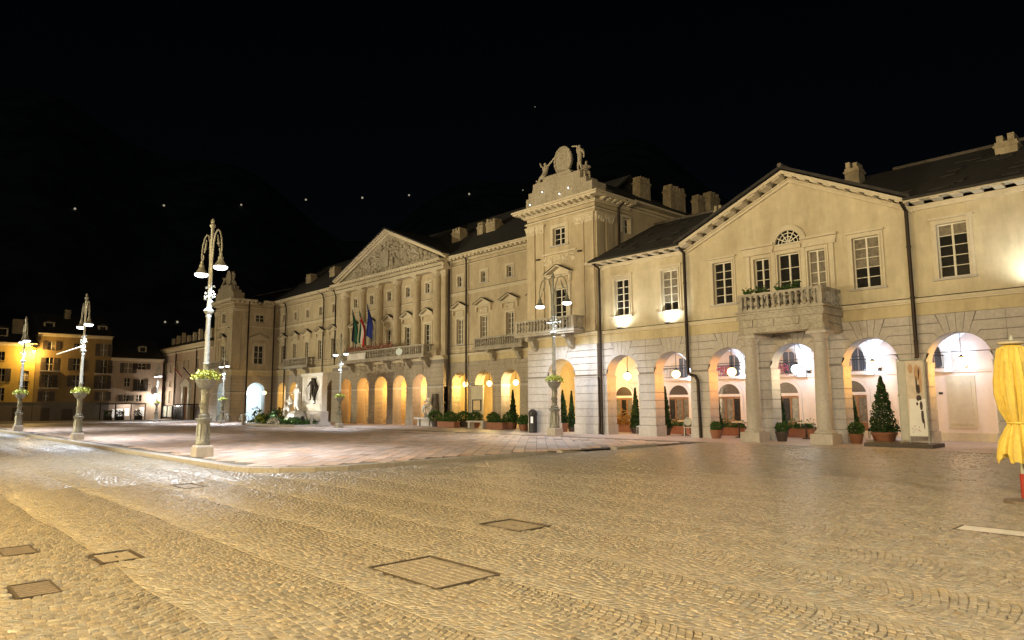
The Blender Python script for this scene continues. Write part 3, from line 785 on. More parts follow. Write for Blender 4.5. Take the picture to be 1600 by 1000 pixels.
pipe(port, [(-24.2, YA-.72, 9.22), (-24.2, YA-.2, 8.97), (-24.2, YA-.2, 0.02)], .06)
pipe(port, [(-24.42, YA-.13, 3.0), (-24.42, YA-.13, 0.02)], .045)
pipe(port, [(-18.80, YA-.72, 9.20), (-18.80, YA-.2, 8.95), (-18.80, YA-.2, 3.05), (-18.62, YA-.22, 2.98), (-18.40, YA-.22, 2.92), (-18.28, YA-.22, 2.7), (-18.28, YA-.13, 0.02)], .07)
pipe(port, [(-8.82, YA-.72, 9.22), (-8.82, YA-.2, 8.95), (-8.82, YA-.2, 3.35), (-8.88, YA-.22, 3.1), (-9.06, YA-.22, 2.98), (-9.25, YA-.2, 2.95)], .065)
# porch: two Tuscan columns, entablature and balcony
for cx in (-14.83, -11.86):
    cy = 27.72
    sh = MB(); R0 = .30
    sh.lathe([(R0*1.0, .60), (R0, 1.4), (R0*.97, 2.2), (R0*.9, 3.2), (R0*.82, 4.02)], cx, cy, 28)
    col = part("column", sh, STONE, port, True)
    q = MB(); q.box(cx-.43, cx+.43, cy-.43, cy+.43, 0, .42); part("plinth", q, STONE, col)
    q = MB(); q.lathe([(.39, .422), (.41, .46), (.40, .51), (.35, .535), (.33, .56), (.31, .60)], cx, cy, 28); part("base_ring", q, STONE, col, True)
    q = MB(); q.lathe([(.255, 4.02), (.285, 4.05), (.285, 4.09), (.255, 4.11), (.26, 4.2), (.36, 4.33), (.37, 4.36)], cx, cy, 28); q.box(cx-.40, cx+.40, cy-.40, cy+.40, 4.362, 4.47); part("capital", q, STONE, col, True)
m = MB(); y0, y1 = 27.38, YA
for x in (-14.83, -11.86): m.box(x-.33, x+.33, y0+.02, y1, 4.472, 4.78)
m.box(-15.13, -11.56, y0, y0+.62, 4.56, 4.80); m.box(-15.13, -11.56, y0-.04, y1, 4.802, 5.12); m.box(-15.2, -11.49, y0-.10, y1, 5.122, 5.22)
m.box(-15.20, -11.49, y0-.05, y1, 5.222, 5.35)
for u in (-14.6, -13.66, -12.6): m.prism([(u-.1, 4.81), (u+.1, 4.81), (u+.13, 5.11), (u-.13, 5.11)], y0-.09, y0-.041)
part("porch_entablature", m, BALUSTER, port)
pb = balcony(A, port, -15.15, -11.54, 1.84, 5.50, .64, .235, slab=.14)
fl = MB()
for k in range(260):
    u = random.choice([random.uniform(-14.9, -13.9), random.uniform(-13.5, -12.4)]); fl.leaves([(u, YA-1.72+random.gauss(0,.06), 6.28+abs(random.gauss(0,.12)))], .09)
part("balcony_plants", fl, LEAF2, pb, kind='stuff')

# loggia: floor step, back wall with arched doors, groin vaults
YB = 33.5; B = front(YB)
DB = [-26.2, -22.35, -19.25, -16.15, -13.0, -10.35, -6.7, -3.3]
lg = MB(B); lg.box(-29.6, PU1, -.3, 0, 0, 5.2); lw = part("loggia_wall", lg, PINKW, port)
m = MB(B); m.box(-27.5, PU1, 0, .10, 2.86, 2.94); m.box(-27.5, PU1, 0, .16, 2.942, 3.02); part("ledge_moulding", m, PINKW, port)
m = MB(B); m.box(-27.5, PU1, 0, .04, 0.0, .36); part("dado", m, TRIM, port)
for i, u in enumerate(DB):
    r_ = .64; zs_ = 2.0; n = 14
    m = MB(B)
    for k in range(n):
        a, b = PI*k/n, PI*(k+1)/n
        m.prism([(u+r_*math.cos(a), zs_+r_*math.sin(a)), (u+(r_+.15)*math.cos(a), zs_+(r_+.15)*math.sin(a)), (u+(r_+.15)*math.cos(b), zs_+(r_+.15)*math.sin(b)), (u+r_*math.cos(b), zs_+r_*math.sin(b))], 0, .06)
    m.box(u-r_-.15, u-r_, 0, .06, 0, zs_); m.box(u+r_, u+r_+.15, 0, .06, 0, zs_); m.box(u-r_, u+r_, .0, .055, zs_-.02, zs_+.11)
    d = part("arched_door", m, PINKW, port)
    m = MB(B); m.prism([(u+(r_-.01)*math.cos(PI*k/16), zs_+.11+(r_-.11)*math.sin(PI*k/16)) for k in range(17)], .004, .012); part("fanlight", m, mat("leaded_fanlight", (.06, .04, .03), .3, .5, 14), d)
    for s in (-1, 0, 1):
        m = MB(B); m.box(u+s*.42-.19, u+s*.42+.19, .004, .012, .75, zs_-.12); part("pane", m, CURTAIN if (i+s) % 3 else GLASS, d)
    m = MB(B)
    for s in (-.63, -.22, .22, .63): m.box(u+s-.045 if abs(s) < .5 else u+s-.03*(s > 0)-.0, (u+s+.045) if abs(s) < .5 else u+s+.03*(s < 0), .012, .045, 0.02, zs_-.03)
    m.box(u-.6, u+.6, .0125, .03, .02, .74); m.box(u-.6, u+.6, .0125, .04, zs_-.14, zs_-.031)
    part("door_leaf", m, WOOD, d)
m = MB(B); m.box(-9.15, -8.1, 0, .03, .55, 2.72); m.box(-9.0, -8.25, .031, .05, .7, 2.55); part("wall_panel", m, TRIM, port)
m = MB(B); m.box(-9.45, -9.3, .0, .03, 1.95, 2.05); part("wall_plaque", m, IRON, port)
# lunette balconies with shuttered windows above the ledge
for i, u in enumerate([-22.35, -19.25, -16.3, -13.0, -9.9]):
    m = MB(B)
    m.box(u+.06, u+.72, .0, .035, 3.05, 4.2); lwn = part("loggia_window", m, PINKW, port)
    for a in (u+.10, u+.41):
        s = MB(B); s.box(a, a+.26, .036, .05, 3.1, 4.14)
        for q in range(7): s.box(a+.03, a+.23, .05, .062, 3.16+q*.13, 3.25+q*.13)
        part("shutter", s, mat("blue_grey_shutter", (.09, .11, .15), .6, .2, 8), lwn)
    m = MB(B); m.box(u-.8, u+.8, 0, .34, 2.90, 3.03); lb = part("loggia_balcony", m, PINKW, port)
    r = MB(B); r.box(u-.8, u+.8, .30, .335, 3.56, 3.60); r.box(u-.8, u+.8, .30, .33, 3.07, 3.09)
    for q in range(17): r.box(u-.79+q*.0985-.007, u-.79+q*.0985+.007, .308, .322, 3.032, 3.56)
    for s in (u-.8, u+.78): r.box(s, s+.02, 0, .30, 3.55, 3.60)
    part("railing", r, IRON, lb)
    if i in (1, 2):
        f = MB(); f.leaves([(u+random.uniform(-.75, .5), YB-.36-random.uniform(0, .1), 3.35+random.gauss(0, .12)) for _ in range(170)], .07); part("geraniums", f, PINKFL, lb, kind='stuff')
def groin(x0, x1, y0, y1, z0, rise, m_, root, n=18):
    v = []; f = []; cx, cy, hx, hy = (x0+x1)/2, (y0+y1)/2, (x1-x0)/2, (y1-y0)/2
    for i in range(n+1):
        for j in range(n+1):
            a, b = -1+2*i/n, -1+2*j/n
            z = z0+rise*max(math.sqrt(max(0, 1-a*a)), math.sqrt(max(0, 1-b*b)))
            v.append((cx+a*hx, cy+b*hy, z))
    for i in range(n):
        for j in range(n): f.append((i*(n+1)+j, (i+1)*(n+1)+j, (i+1)*(n+1)+j+1, i*(n+1)+j+1))
    q = MB(); q.add(v, f); return part("groin_vault", q, m_, root, True)
ed = [-24.44]+[(PB[i]+PB[i+1])/2 for i in range(len(PB)-1)]+[PU1]
for i in range(len(PB)):
    groin(ed[i]+.03, ed[i+1]-.03, YA+DEP, YB, 3.12, 1.62, VAULT, port)
for x in ed[1:-1]:      # transverse ribs between the bays
    m = MB(); n = 16; yc, hy = (YA+DEP+YB)/2, (YB-YA-DEP)/2
    for k in range(n):
        a, b = PI*k/n, PI*(k+1)/n
        m.yprism([(yc-hy*math.cos(a), 3.12+1.62*math.sin(a)), (yc-hy*math.cos(b), 3.12+1.62*math.sin(b)), (yc-hy*.93*math.cos(b), 3.1+1.5*math.sin(b)), (yc-hy*.93*math.cos(a), 3.1+1.5*math.sin(a))], x-.16, x+.16)
    m.box(x-.2, x+.2, YB-.3, YB-.001, 2.87, 3.12)
    part("vault_rib", m, VAULT, port)
m = MB(); m.tube([(-24, 31.7, 3.62), (PU1, 31.7, 3.62)], .016, 6); part("tie_rod", m, IRON, port)
m = MB(); m.box(PU0, PU1, YA+.1, YB+4, 4.86, 4.9); m.box(-29.6, PU1, YB+.31, YB+.4, 0, 9); m.box(PU1, PU1+.2, YA, YB+6, 0, 9.1); part("inner_floor", m, STONE_D, port)

LZ = 3.16
lab = ["warm lantern hanging in the first arch right of the corner tower", "warm lantern hanging in the second arch from the corner tower", "warm lantern hanging in the arch left of the porch columns",
       "pale lantern hanging in the arch between the two porch columns", "large warm lantern above the tall potted conifer", "bright lantern hanging in the arch beside the yellow parasol"]
for i, x in enumerate([-22.88, -19.86, -16.82, -13.76, -10.62, -7.52]):
    lantern((x, 29.57, LZ-.08), lab[i], 1.06, warm=i != 3, power=[340, 360, 360, 250, 360, 360][i], color=[(1, .44, .06), (1, .38, .05), (1, .36, .05), (1, .8, .45), (1, .46, .06), (1, .50, .08)][i])
for i, x in enumerate([-4.7, -1.6]): lantern((x, 31.1, LZ), ["lantern beyond the yellow parasol", "lantern in the last arch at the right end"][i], 1.45, power=250, color=GOLD)
# cold uplighters on the ledge of the loggia
for i, x in enumerate([-24.2, -21.2, -18.1, -14.9, -11.7, -8.4, -5.2]):
    t = thing("ledge_uplight", ["small cold uplighter on the loggia ledge behind the first arch by the tower", "small cold uplighter on the loggia ledge behind the second arch", "small cold uplighter on the loggia ledge left of the porch",
              "small cold uplighter on the ledge behind the left porch column", "small cold uplighter on the ledge behind the right porch column", "small cold uplighter on the ledge above the pale wall panel", "small cold uplighter on the ledge behind the parasol"][i], "uplight", (x, YB-.12, 3.025), group="uplighters on the loggia ledge")
    m = MB(); m.lathe([(.06, 0), (.07, .1), (.09, .16), (.08, .16)], n=10); m.tube([(0, 0, .08), (0, -.5, .16), (0, -.74, .24)], .012, 5); m.lathe([(.02, .20), (.10, .26), (.03, .30)], 0, -.75, 10); part("housing", m, IRON, t)
    m = MB(); m.lathe([(.078, .15), (.05, .165)], n=10); part("lens", m, BULB, t)
    light('SPOT', "uplight_lamp", (0, -.02, .22), 700, (.60, .75, 1.0), t, size=.05, target=(0, -1.0, 1.6), spot=150, blend=.9)
    light('POINT', "loggia_fill", (0, -.75, .1), 165, (.68, .82, 1.0), t, size=.12)  # added fill light, whitens the back wall below the ledge
# facade uplighters under the windows
for i, (x, lb_) in enumerate([(-22.75, "facade floodlight on the string course below the first window right of the tower"), (-19.75, "facade floodlight on the string course below the second window from the tower"), (-4.85, "facade floodlight on the string course beyond the last visible window")]):
    t = thing("facade_uplight", lb_, "floodlight", (x, YA-[.46, .46, .7][i], 5.562), group="floodlights on the string course")
    m = MB(); m.box(-.10, .10, -.035, .035, .01, .06); m.box(-.12, -.101, -.01, .42, 0, .03); m.box(.101, .12, -.01, .42, 0, .03); part("housing", m, IRON, t)
    m = MB(); m.box(-.08, .08, -.03, .03, .061, .066); part("lens", m, BULB, t)
    light('SPOT', "floodlight_lamp", (0, -.0, .10), [430, 430, 850][i], (.98, 1.0, .92), t, size=.06, target=(0, [.35, .35, .3][i], 1.0), spot=165, blend=.9)

# ================================================================== TOWN HALL
hall = thing("town_hall", "long cream neoclassical town hall with a carved pediment and two corner towers", "town hall", (-52.5, 33.5, 0), world=True)
YT, YW, YC, YCG = 29.0, 33.8, 33.55, 33.25
T_ = front(YT); WG = front(YW); CE = front(YC); CG = front(YCG)
SPH, ZTH = 3.1, 4.9
CORN = [(12.42, 12.52, .10), (12.80, 12.87, .16), (12.87, 12.93, .24), (13.06, 13.16, .62), (13.16, 13.27, .70)]
def modillions(fr, u0, u1, step, z0, z1, d0, d1, root, joined=True, w=.11):
    n = max(1, int((u1-u0)/step)); q = MB(fr)
    for k in range(n):
        u = u0+(k+.5)*(u1-u0)/n
        if joined: q.box(u-w, u+w, d0, d1, z0, z1)
        else:
            p = MB(fr); p.yprism([(d0, z0), (d0+.08, z0-.03), (d1*.8, z0+.04), (d1, z0+.06), (d1, z1), (d0, z1)], u-w, u+w); part("modillion", p, TRIM, root)
    if joined: part("modillions", q, TRIM, root, kind='stuff')

def lumps(fr, u0, u1, z0, z1, d, n, r, inside=None, mb=None):
    q = mb or MB(fr); k = 0
    while k < n:
        u, z = random.uniform(u0, u1), random.uniform(z0, z1)
        if inside and not inside(u, z): continue
        q.ball((u, d+random.uniform(-.03, .03), z), r*random.uniform(.6, 1.3), 6, (random.uniform(.6, 1.5), .6, random.uniform(.6, 1.5))); k += 1
    return q
def pilaster(fr, root, u, hw, z0, z1, d=.10, cap=.5):
    m = MB(fr); m.box(u-hw, u+hw, 0, d, z0+.3, z1-cap); m.box(u-hw-.05, u+hw+.05, 0, d+.05, z0, z0+.297)
    p = part("pilaster", m, STUCCO2, root)
    m = MB(fr); m.taper(u, d*.5, z1-cap+.003, z1-.1, hw, hw+.07, d*.5+.0, d*.5+.07); m.box(u-hw-.1, u+hw+.1, 0, d+.1, z1-.098, z1)
    lumps(fr, u-hw, u+hw, z1-cap+.08, z1-.12, d+.03, 16, .07, mb=m)
    part("capital", m, TRIM, p, True); return p

def tower(x0, x1, side_bal, visible_side, lab):
    xc = (x0+x1)/2
    # ground floor
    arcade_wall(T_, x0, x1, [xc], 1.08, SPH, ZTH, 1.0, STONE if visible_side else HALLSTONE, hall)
    impost(T_, x0, x1, [xc], 1.08, 3.02, 1.0, hall)
    rusticate(T_, hall, x0, x1, [xc], 1.08, SPH, ZTH, 1.0, 6, STONE if visible_side else HALLSTONE, singles=visible_side)
    m = MB(); m.box(x0+.004, x1-.004, YT+.004, YT+.7, ZTH+.003, 5.36); part("plain_band", m, OCHRE, hall)
    layer(hall, x0, x1, YT, YW+.3, [(5.36, 5.43, .10), (5.43, 5.5, .15), (5.5, 5.56, .07)], TRIM, "string_course", "lr")
    # upper front
    wins_ = [(xc, 1.0, 5.95, 8.25), (xc, .98, 10.82, 11.85)]
    m = wall_holes(T_, x0, x1, 5.56, 13.1, [hole(*w) for w in wins_]); part("upper_wall", m, STUCCO2, hall)
    window(T_, hall, *wins_[0], rows=5, cap=False); window(T_, hall, *wins_[1], rows=3, curtain=.1, fw_=.2, cap=False)
    pediment(T_, hall, xc, .95, 9.0, .52, .34)
    for s in (-1, 1): m = MB(T_); m.box(xc+s*.76-.08, xc+s*.76+.08, 0, .09, 5.57, 8.5); part("door_pilaster", m, TRIM, hall)
    q = lumps(T_, x0+1.45, x1-1.45, 9.78, 10.22, .0, 70, .08); part("carved_frieze", q, TRIM, hall, True, kind='stuff')
    m = MB(T_); m.box(x0+1.35, x1-1.35, 0, .12, 10.30, 10.40); part("moulding", m, TRIM, hall)
    for u in (x0+.38, x0+1.12, x1-1.12, x1-.38): pilaster(T_, hall, u, .32, 5.6, 12.24, .09 if abs(u-xc) > 2 else .06)
    for u in (x0+1.05, x1-1.05):
        m = MB(T_); m.box(u-.13, u+.13, .06, .2, 10.12, 10.2); part("wall_fixture", m, IRON, hall)
    layer(hall, x0, x1, YT, YT+3.0, CORN, TRIM, "cornice", "lr")
    modillions(T_, x0-.3, x1+.3, .42, 12.933, 13.057, .17, .58, hall, joined=not visible_side)
    balcony(T_, hall, x0-.15, x1-.85, .95, 5.72, .66, .24, brackets=(x0+.75, x1-1.75), name="balcony")
    # attic with sculpture
    m = MB(T_)
    m.box(x0+.05, x1-.05, -1.1, .12, 13.28, 14.05); m.box(x0+.25, x1-.5, -.9, .10, 14.052, 14.38); m.box(x0+.62, x1-.95, -.8, .08, 14.382, 14.88)
    m.prism([(x0+1.5, 14.882), (x1-1.6, 14.882), (x1-1.75, 15.10), (x0+1.65, 15.10)], -.6, .1)
    part("attic", m, CARVED, hall)
# right tower (beside the portico)
X0, X1 = -29.8, -24.42
tower(X0, X1, True, True, "right")
Sd = sideR(X1)
m = wall_holes(Sd, YT, 41.5, 8.6, 13.7, [hole(31.75, .72, 11.45, 12.35)]); part("side_wall", m, STUCCO2, hall)
m = MB(Sd); m.box(YT+.03, YT+4.5, -.3, -.002, ZTH+.01, 8.59); part("side_wall_low", m, STUCCO2, hall)
window(Sd, hall, 31.75, .72, 11.45, 12.35, rows=2, cap=False, sill=False)
for y in (YT+.35, YT+1.2): pilaster(Sd, hall, y, .30, 9.0, 12.24, .08)
m = MB(Sd); m.box(YT+3.1, 41.4, 0, .12, 13.1, 13.2); m.box(YT+3.1, 41.4, 0, .5, 13.3, 13.42); m.box(YT+3.1, 41.4, 0, .08, 12.9, 13.0); part("side_cornice", m, TRIM, hall)
modillions(Sd, YT+.1, YT+2.9, .42, 12.933, 13.057, .17, .58, hall, joined=False)
pipe(hall, [(X1+.62, 31.15, 13.2), (X1+.14, 30.95, 12.8), (X1+.12, 30.95, 9.8)], .06)
# oval clock-like disc held by putti
def crest(x0, x1, mat_, grp, lb_):
    xm = (x0+x1)/2+.15
    t = thing("roof_sculpture", lb_, "sculpture", (xm, YT+.3, 15.10))
    m = MB(front(0)); n = 26
    m.prism([(.62*math.cos(2*PI*k/n), .80+.78*math.sin(2*PI*k/n)) for k in range(n)], -.12, .10)
    d = part("disc", m, CARVED, t)
    m = MB(front(0)); m.tube([(.64*math.cos(2*PI*k/n), .09, .80+.80*math.sin(2*PI*k/n)) for k in range(n+1)], .075, 8); m.lathe([(.28, -.02), (.2, .08), (.34, .12)], 0, 0, 8); part("rim", m, CARVED, d, True)
    g1 = dict(STAND); g1.update(pel=(0,0,.55,.2), ab=(0,0,.75,.17), ch=(0,0,.98,.2), nk=(0,0,1.12,.07), hd=(-.05,0,1.25,.12), tp=(-.06,0,1.36,.08), sl=(-.2,0,1.05,.08), el=(-.38,0,1.2,.06), hl=(-.5,0,1.45,.055), sr=(.2,0,1.08,.08), er=(.5,0,1.25,.06), hr=(.85,0,1.5,.05),
                 kl=(-.35,-.2,.3,.12), fl=(-.5,-.1,-.1,.07), tl=(-.6,-.15,-.15,.06), kr=(.1,-.3,.35,.12), fr=(.05,-.2,-.05,.07), tr=(.05,-.3,-.1,.06))
    figure("putto", g1, FE, mat_, t, (-1.5, 0, -.2), .95)
    g2 = dict(STAND); g2.update(er=(-.05,-.1,1.7,.06), sr=(-.2,0,1.45,.08), hr=(-.6,-.05,1.85,.05), sl=(.2,0,1.45,.08), el=(.36,0,1.15,.06), hl=(.4,-.1,.85,.05))
    figure("figure", g2, FE, mat_, t, (1.25, .0, -.28), .95)
    g3 = dict(SEAT); figure("putto", g3, FE, mat_, t, (1.75, -.05, -.85), .85, .9)
    figure("putto", SEAT, FE, mat_, t, (-2.15, -.05, -.9), .75, -.7)
    return t
crest(X0, X1, CARVED, None, "carved oval disc held up by stone figures on top of the tower beside the portico")
crest(-81.1, -75.7, CARVED, None, "carved stone figures round a disc on top of the far left tower")
for i, (u, z) in enumerate([(-29.35, 13.65), (-28.3, 14.2), (-26.9, 13.78), (-26.2, 13.98)]):
    t = thing("accent_light", ["leftmost tiny white light on the tower attic", "highest tiny white light on the tower attic", "third tiny white light from the left on the tower attic", "rightmost tiny white light on the tower attic"][i], "spotlight", (u, YT-.13, z), group="small lights on the tower attic")
    m = MB(); m.lathe([(.05, -.02), (.06, .03), (.03, .06)], n=8); part("housing", m, IRON, t); m = MB(); m.ball((0, -.05, .0), .035, 8); part("lens", m, BULB, t)

# left tower
LX0, LX1 = -81.1, -75.7
tower(LX0, LX1, True, False, "left")
Ls = sideR(LX1)
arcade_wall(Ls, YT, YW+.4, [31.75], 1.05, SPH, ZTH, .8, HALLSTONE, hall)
rusticate(Ls, hall, YT+.02, YW+.4, [31.75], 1.05, SPH, ZTH, .8, 6, HALLSTONE, singles=False)
impost(Ls, YT, YW+.4, [31.75], 1.05, 3.02, .8, hall)
m = MB(Ls); m.box(YT+.02, YW+.2, -.4, 0.002, ZTH+.003, 5.357); part("plain_band", m, OCHRE, hall)
ws = [(31.9, 1.05, 6.2, 8.25), (31.9, .98, 10.9, 11.7)]
m = wall_holes(Ls, YT, YW+.3, 5.56, 13.1, [hole(*w) for w in ws]); part("side_wall", m, STUCCO2, hall)
window(Ls, hall, *ws[0], rows=3, fw_=.2); window(Ls, hall, *ws[1], rows=2, fw_=.16, cap=False)
pediment(Ls, hall, 31.9, 1.05, 9.0, .5, .2)
m = MB(Ls); m.box(YT+1.6, YW, 0, .1, 10.28, 10.38); part("moulding", m, TRIM, hall)
for y in (YT+.4, YT+1.2): pilaster(Ls, hall, y, .33, 5.6, 12.24, .07, .3)
modillions(Ls, YT, YW, .45, 12.933, 13.057, .17, .58, hall)
layer(hall, LX0, LX1, YT+3.0, YW, CORN, TRIM, "cornice", "r")
pipe(hall, [(LX1+.62, 30.55, 13.2), (LX1+.14, 30.6, 12.8), (LX1+.14, 30.6, 0)], .065)
pipe(hall, [(LX1+.4, 33.5, 13.2), (LX1+.14, 33.5, 12.8), (LX1+.14, 33.5, 0)], .065)

def upper_wing(fr, u0, u1, wcs, col=STUCCO2, shut=None):
    big = [(c, .80, 6.30, 8.25) for c in wcs]; small = [(c, .62, 10.84, 11.66) for c in wcs]
    m = wall_holes(fr, u0, u1, 5.56, 13.1, [hole(*w) for w in big+small]); part("upper_wall", m, col, hall)
    for i, w in enumerate(big):
        window(fr, hall, *w, rows=5, fw_=.17, curtain=.35, cap=False); pediment(fr, hall, w[0], .95, 9.02, .5, .30)
        m = MB(fr); m.box(w[0]-.42, w[0]+.42, 0, .05, 8.48, 8.9); lumps(fr, w[0]-.4, w[0]+.4, 8.5, 8.88, .05, 18, .06, mb=m); part("carved_panel", m, TRIM, hall, True)
    for w in small: window(fr, hall, *w, rows=2, fw_=.2, curtain=.2, cap=False)
    m = MB(fr); m.box(u0, u1, 0, .11, 10.26, 10.37); m.box(u0, u1, 0, .05, 10.13, 10.255); part("moulding", m, TRIM, hall)
    m = MB(fr)
    for z0, z1, p in CORN: m.box(u0, u1, 0, p, z0+.0015, z1-.0015)
    m.box(u0, u1, 0, .04, 5.80, 5.88); m.box(u0, u1, 0, .07, 6.1, 6.16)
    part("cornice", m, TRIM, hall); modillions(fr, u0, u1, .46, 12.933, 13.057, .17, .58, hall)
    for z, p in ((5.562, .165), (6.162, .085), (10.372, .125), (12.522, .115)): m = MB(fr); m.box(u0, u1, 0, p, z, z+.03); part("flashing", m, PIPE, hall)
    m = MB(fr); m.box(u0, u1, -.4, .02, ZTH+.003, 5.36); part("plain_band", m, OCHRE, hall)
    m = MB(fr); m.box(u0, u1, -.2, .10, 5.363, 5.43); m.box(u0, u1, -.2, .15, 5.432, 5.5); m.box(u0, u1, -.2, .07, 5.502, 5.56); part("string_course", m, TRIM, hall)
# right wing
RW = [-42.3, -39.45, -36.55, -33.65, -30.8]
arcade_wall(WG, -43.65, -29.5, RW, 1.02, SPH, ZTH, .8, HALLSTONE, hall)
impost(WG, -43.65, -29.5, RW, 1.02, 3.02, .8, hall)
rusticate(WG, hall, -43.65, -29.5, RW, 1.02, SPH, ZTH, .8, 6, HALLSTONE, singles=True)
upper_wing(WG, -43.65, -29.5, RW)
balcony(WG, hall, -39.55, -34.4, .95, 5.78, .62, .235, brackets=(-38.2, -35.4))
for u in (-43.5, -41.35): pipe(hall, [(u+.1, YW-.6, 13.2), (u+.1, YW-.3, 12.8), (u, YW-.2, 12.3), (u, YW-.2, 0)], .06)
# left wing
LW = [-73.6, -70.7, -67.9, -65.05, -62.3]
arcade_wall(WG, LX1, -61.1, LW, 1.02, SPH, ZTH, .8, HALLSTONE, hall)
impost(WG, LX1, -61.1, LW, 1.02, 3.02, .8, hall)
rusticate(WG, hall, LX1, -61.1, LW, 1.02, SPH, ZTH, .8, 6, HALLSTONE, singles=False)
upper_wing(WG, LX1, -61.1, LW)
bl = balcony(WG, hall, -71.6, -66.1, .9, 5.72, .75, .3, brackets=(-70.2, -67.4))
for u in (-72.8, -64.2, -61.75): pipe(hall, [(u-.5, YW-.65, 13.2), (u-.1, YW-.3, 12.8), (u, YW-.2, 12.3), (u, YW-.2, 0)], .06)
# centre
CX0, CX1 = -61.4, -43.65
CA = [-58.65, -55.65, -52.65, -49.75, -46.85]
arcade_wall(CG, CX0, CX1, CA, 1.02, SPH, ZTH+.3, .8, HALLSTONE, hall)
impost(CG, CX0, CX1, CA, 1.02, 3.02, .8, hall)
rusticate(CG, hall, CX0, CX1, CA, 1.02, SPH, ZTH, .8, 6, HALLSTONE, singles=True)
q = lumps(CG, -57.6, -49.0, 4.35, 5.15, .05, 220, .13, inside=lambda u, z: all(abs(u-c) > .5 or z > 4.5 for c in CA)); part("carved_swags", q, CARVED, hall, True, kind='stuff')
m = MB(CG); m.box(CX0, CX1, -.6, .06, ZTH+.303, 5.36); m.box(CX0, CX1, -.6, .16, 5.363, 5.5); part("string_course", m, TRIM, hall)
CWc = [-57.75, -54.85, -51.95, -49.05, -46.2]
big = [(c, .84, 5.9, 8.22) for c in CWc]; small = [(c, .66, 10.80, 11.62) for c in CWc]
m = wall_holes(CE, CX0, CX1, 5.5, 13.1, [hole(*w) for w in big+small]); part("upper_wall", m, STUCCO2, hall)
for w in big: window(CE, hall, *w, rows=5, fw_=.17, cap=False, curtain=.15); pediment(CE, hall, w[0], .9, 8.95, .5, .3)
for w in small: window(CE, hall, *w, rows=2, fw_=.18, cap=False)
m = MB(CE)
for a, b in zip([-59.1, -56.2, -53.35, -50.5, -47.6], [-56.2, -53.35, -50.5, -47.6, -44.75]): m.box(a+.45, b-.45, 0, .1, 10.1, 10.2)
part("moulding", m, TRIM, hall)
for u in (-59.15, -56.25, -53.35, -50.5, -47.6, -44.75):
    m = MB(); m.lathe([(.36, 6.3), (.36, 7.6), (.345, 9.4), (.31, 11.85)], u, YC-.16, 18); c = part("column", m, STUCCO2, hall, True)
    m = MB(); m.box(u-.46, u+.46, YC-.62, YC, 5.5, 6.0); m.lathe([(.44, 6.003), (.46, 6.08), (.40, 6.16), (.42, 6.24), (.36, 6.3)], u, YC-.16, 18); part("base", m, STUCCO2, c)
    m = MB(); m.lathe([(.31, 11.85), (.36, 11.88), (.33, 11.92), (.40, 12.2), (.46, 12.27)], u, YC-.16, 14); m.box(u-.46, u+.46, YC-.62, YC, 12.272, 12.36)
    for k in range(16): m.ball((u+.36*math.cos(k*PI/8), YC-.16+.36*math.sin(k*PI/8), random.choice((11.99, 12.12))), .07, 6)
    part("capital", m, TRIM, c, True)
for u in (-59.95, -43.98): pilaster(CE, hall, u, .28, 5.55, 12.36, .16)
# entablature and pediment
PF = front(YCG-.02)
m = MB(PF)
for z0, z1, p in [(12.37, 12.50, .30), (12.50, 12.62, .36), (12.62, 12.80, .28), (12.80, 12.85, .36), (12.85, 12.90, .42), (13.01, 13.08, .78), (13.08, 13.15, .86)]: m.box(CX0+.9-p*.4, CX1+.2+p*.2, -1, p, z0+.0015, z1-.0015)
part("entablature", m, TRIM, hall)
q = lumps(PF, -55.5, -47.5, 12.64, 12.78, .28, 120, .06); part("carved_frieze", q, TRIM, hall, True, kind='stuff')
modillions(PF, CX0, CX1, .40, 12.902, 13.007, .35, .74, hall)
PX0_, PX1_, PXC, PZ = -60.3, -43.0, -51.2, 16.85
m = MB(PF); m.prism([(PX0_+.6, 13.152), (PX1_-.6, 13.152), (PXC, PZ-.25)], -.4, .30); part("tympanum", m, CARVED, hall)
def intri(u, z): return z < 13.2+(PZ-.85-13.2)*(1-abs(u-PXC)/7.9)
q = lumps(PF, -59.5, -44, 13.25, 16.5, .36, 620, .15, inside=intri); part("tympanum_relief", q, CARVED, hall, True, kind='stuff')
m = MB(PF); m.prism([(-52.3, 13.65), (-51.1, 13.65), (-51.05, 14.95), (-51.7, 15.2), (-52.35, 14.95)], .3, .52); part("shield", m, CARVED, hall)
m = MB(PF); m.tube([(-49.95+.55*math.cos(k*PI/6), .42, 14.15+.75*math.sin(k*PI/6)) for k in range(13)], .1, 6); part("relief_cartouche", m, CARVED, hall, True)
for s in (-1, 1):
    e = PX0_ if s < 0 else PX1_
    m = MB(PF); 
    for o, h, p in ((-.30, .14, .42), (-.158, .12, .66), (-.036, .12, .84)): m.prism([(e, 13.15+o+.30), (PXC, PZ+o), (PXC, PZ+o+h), (e, 13.15+o+h+.30)], -.4, p)
    part("raking_cornice", m, TRIM, hall)
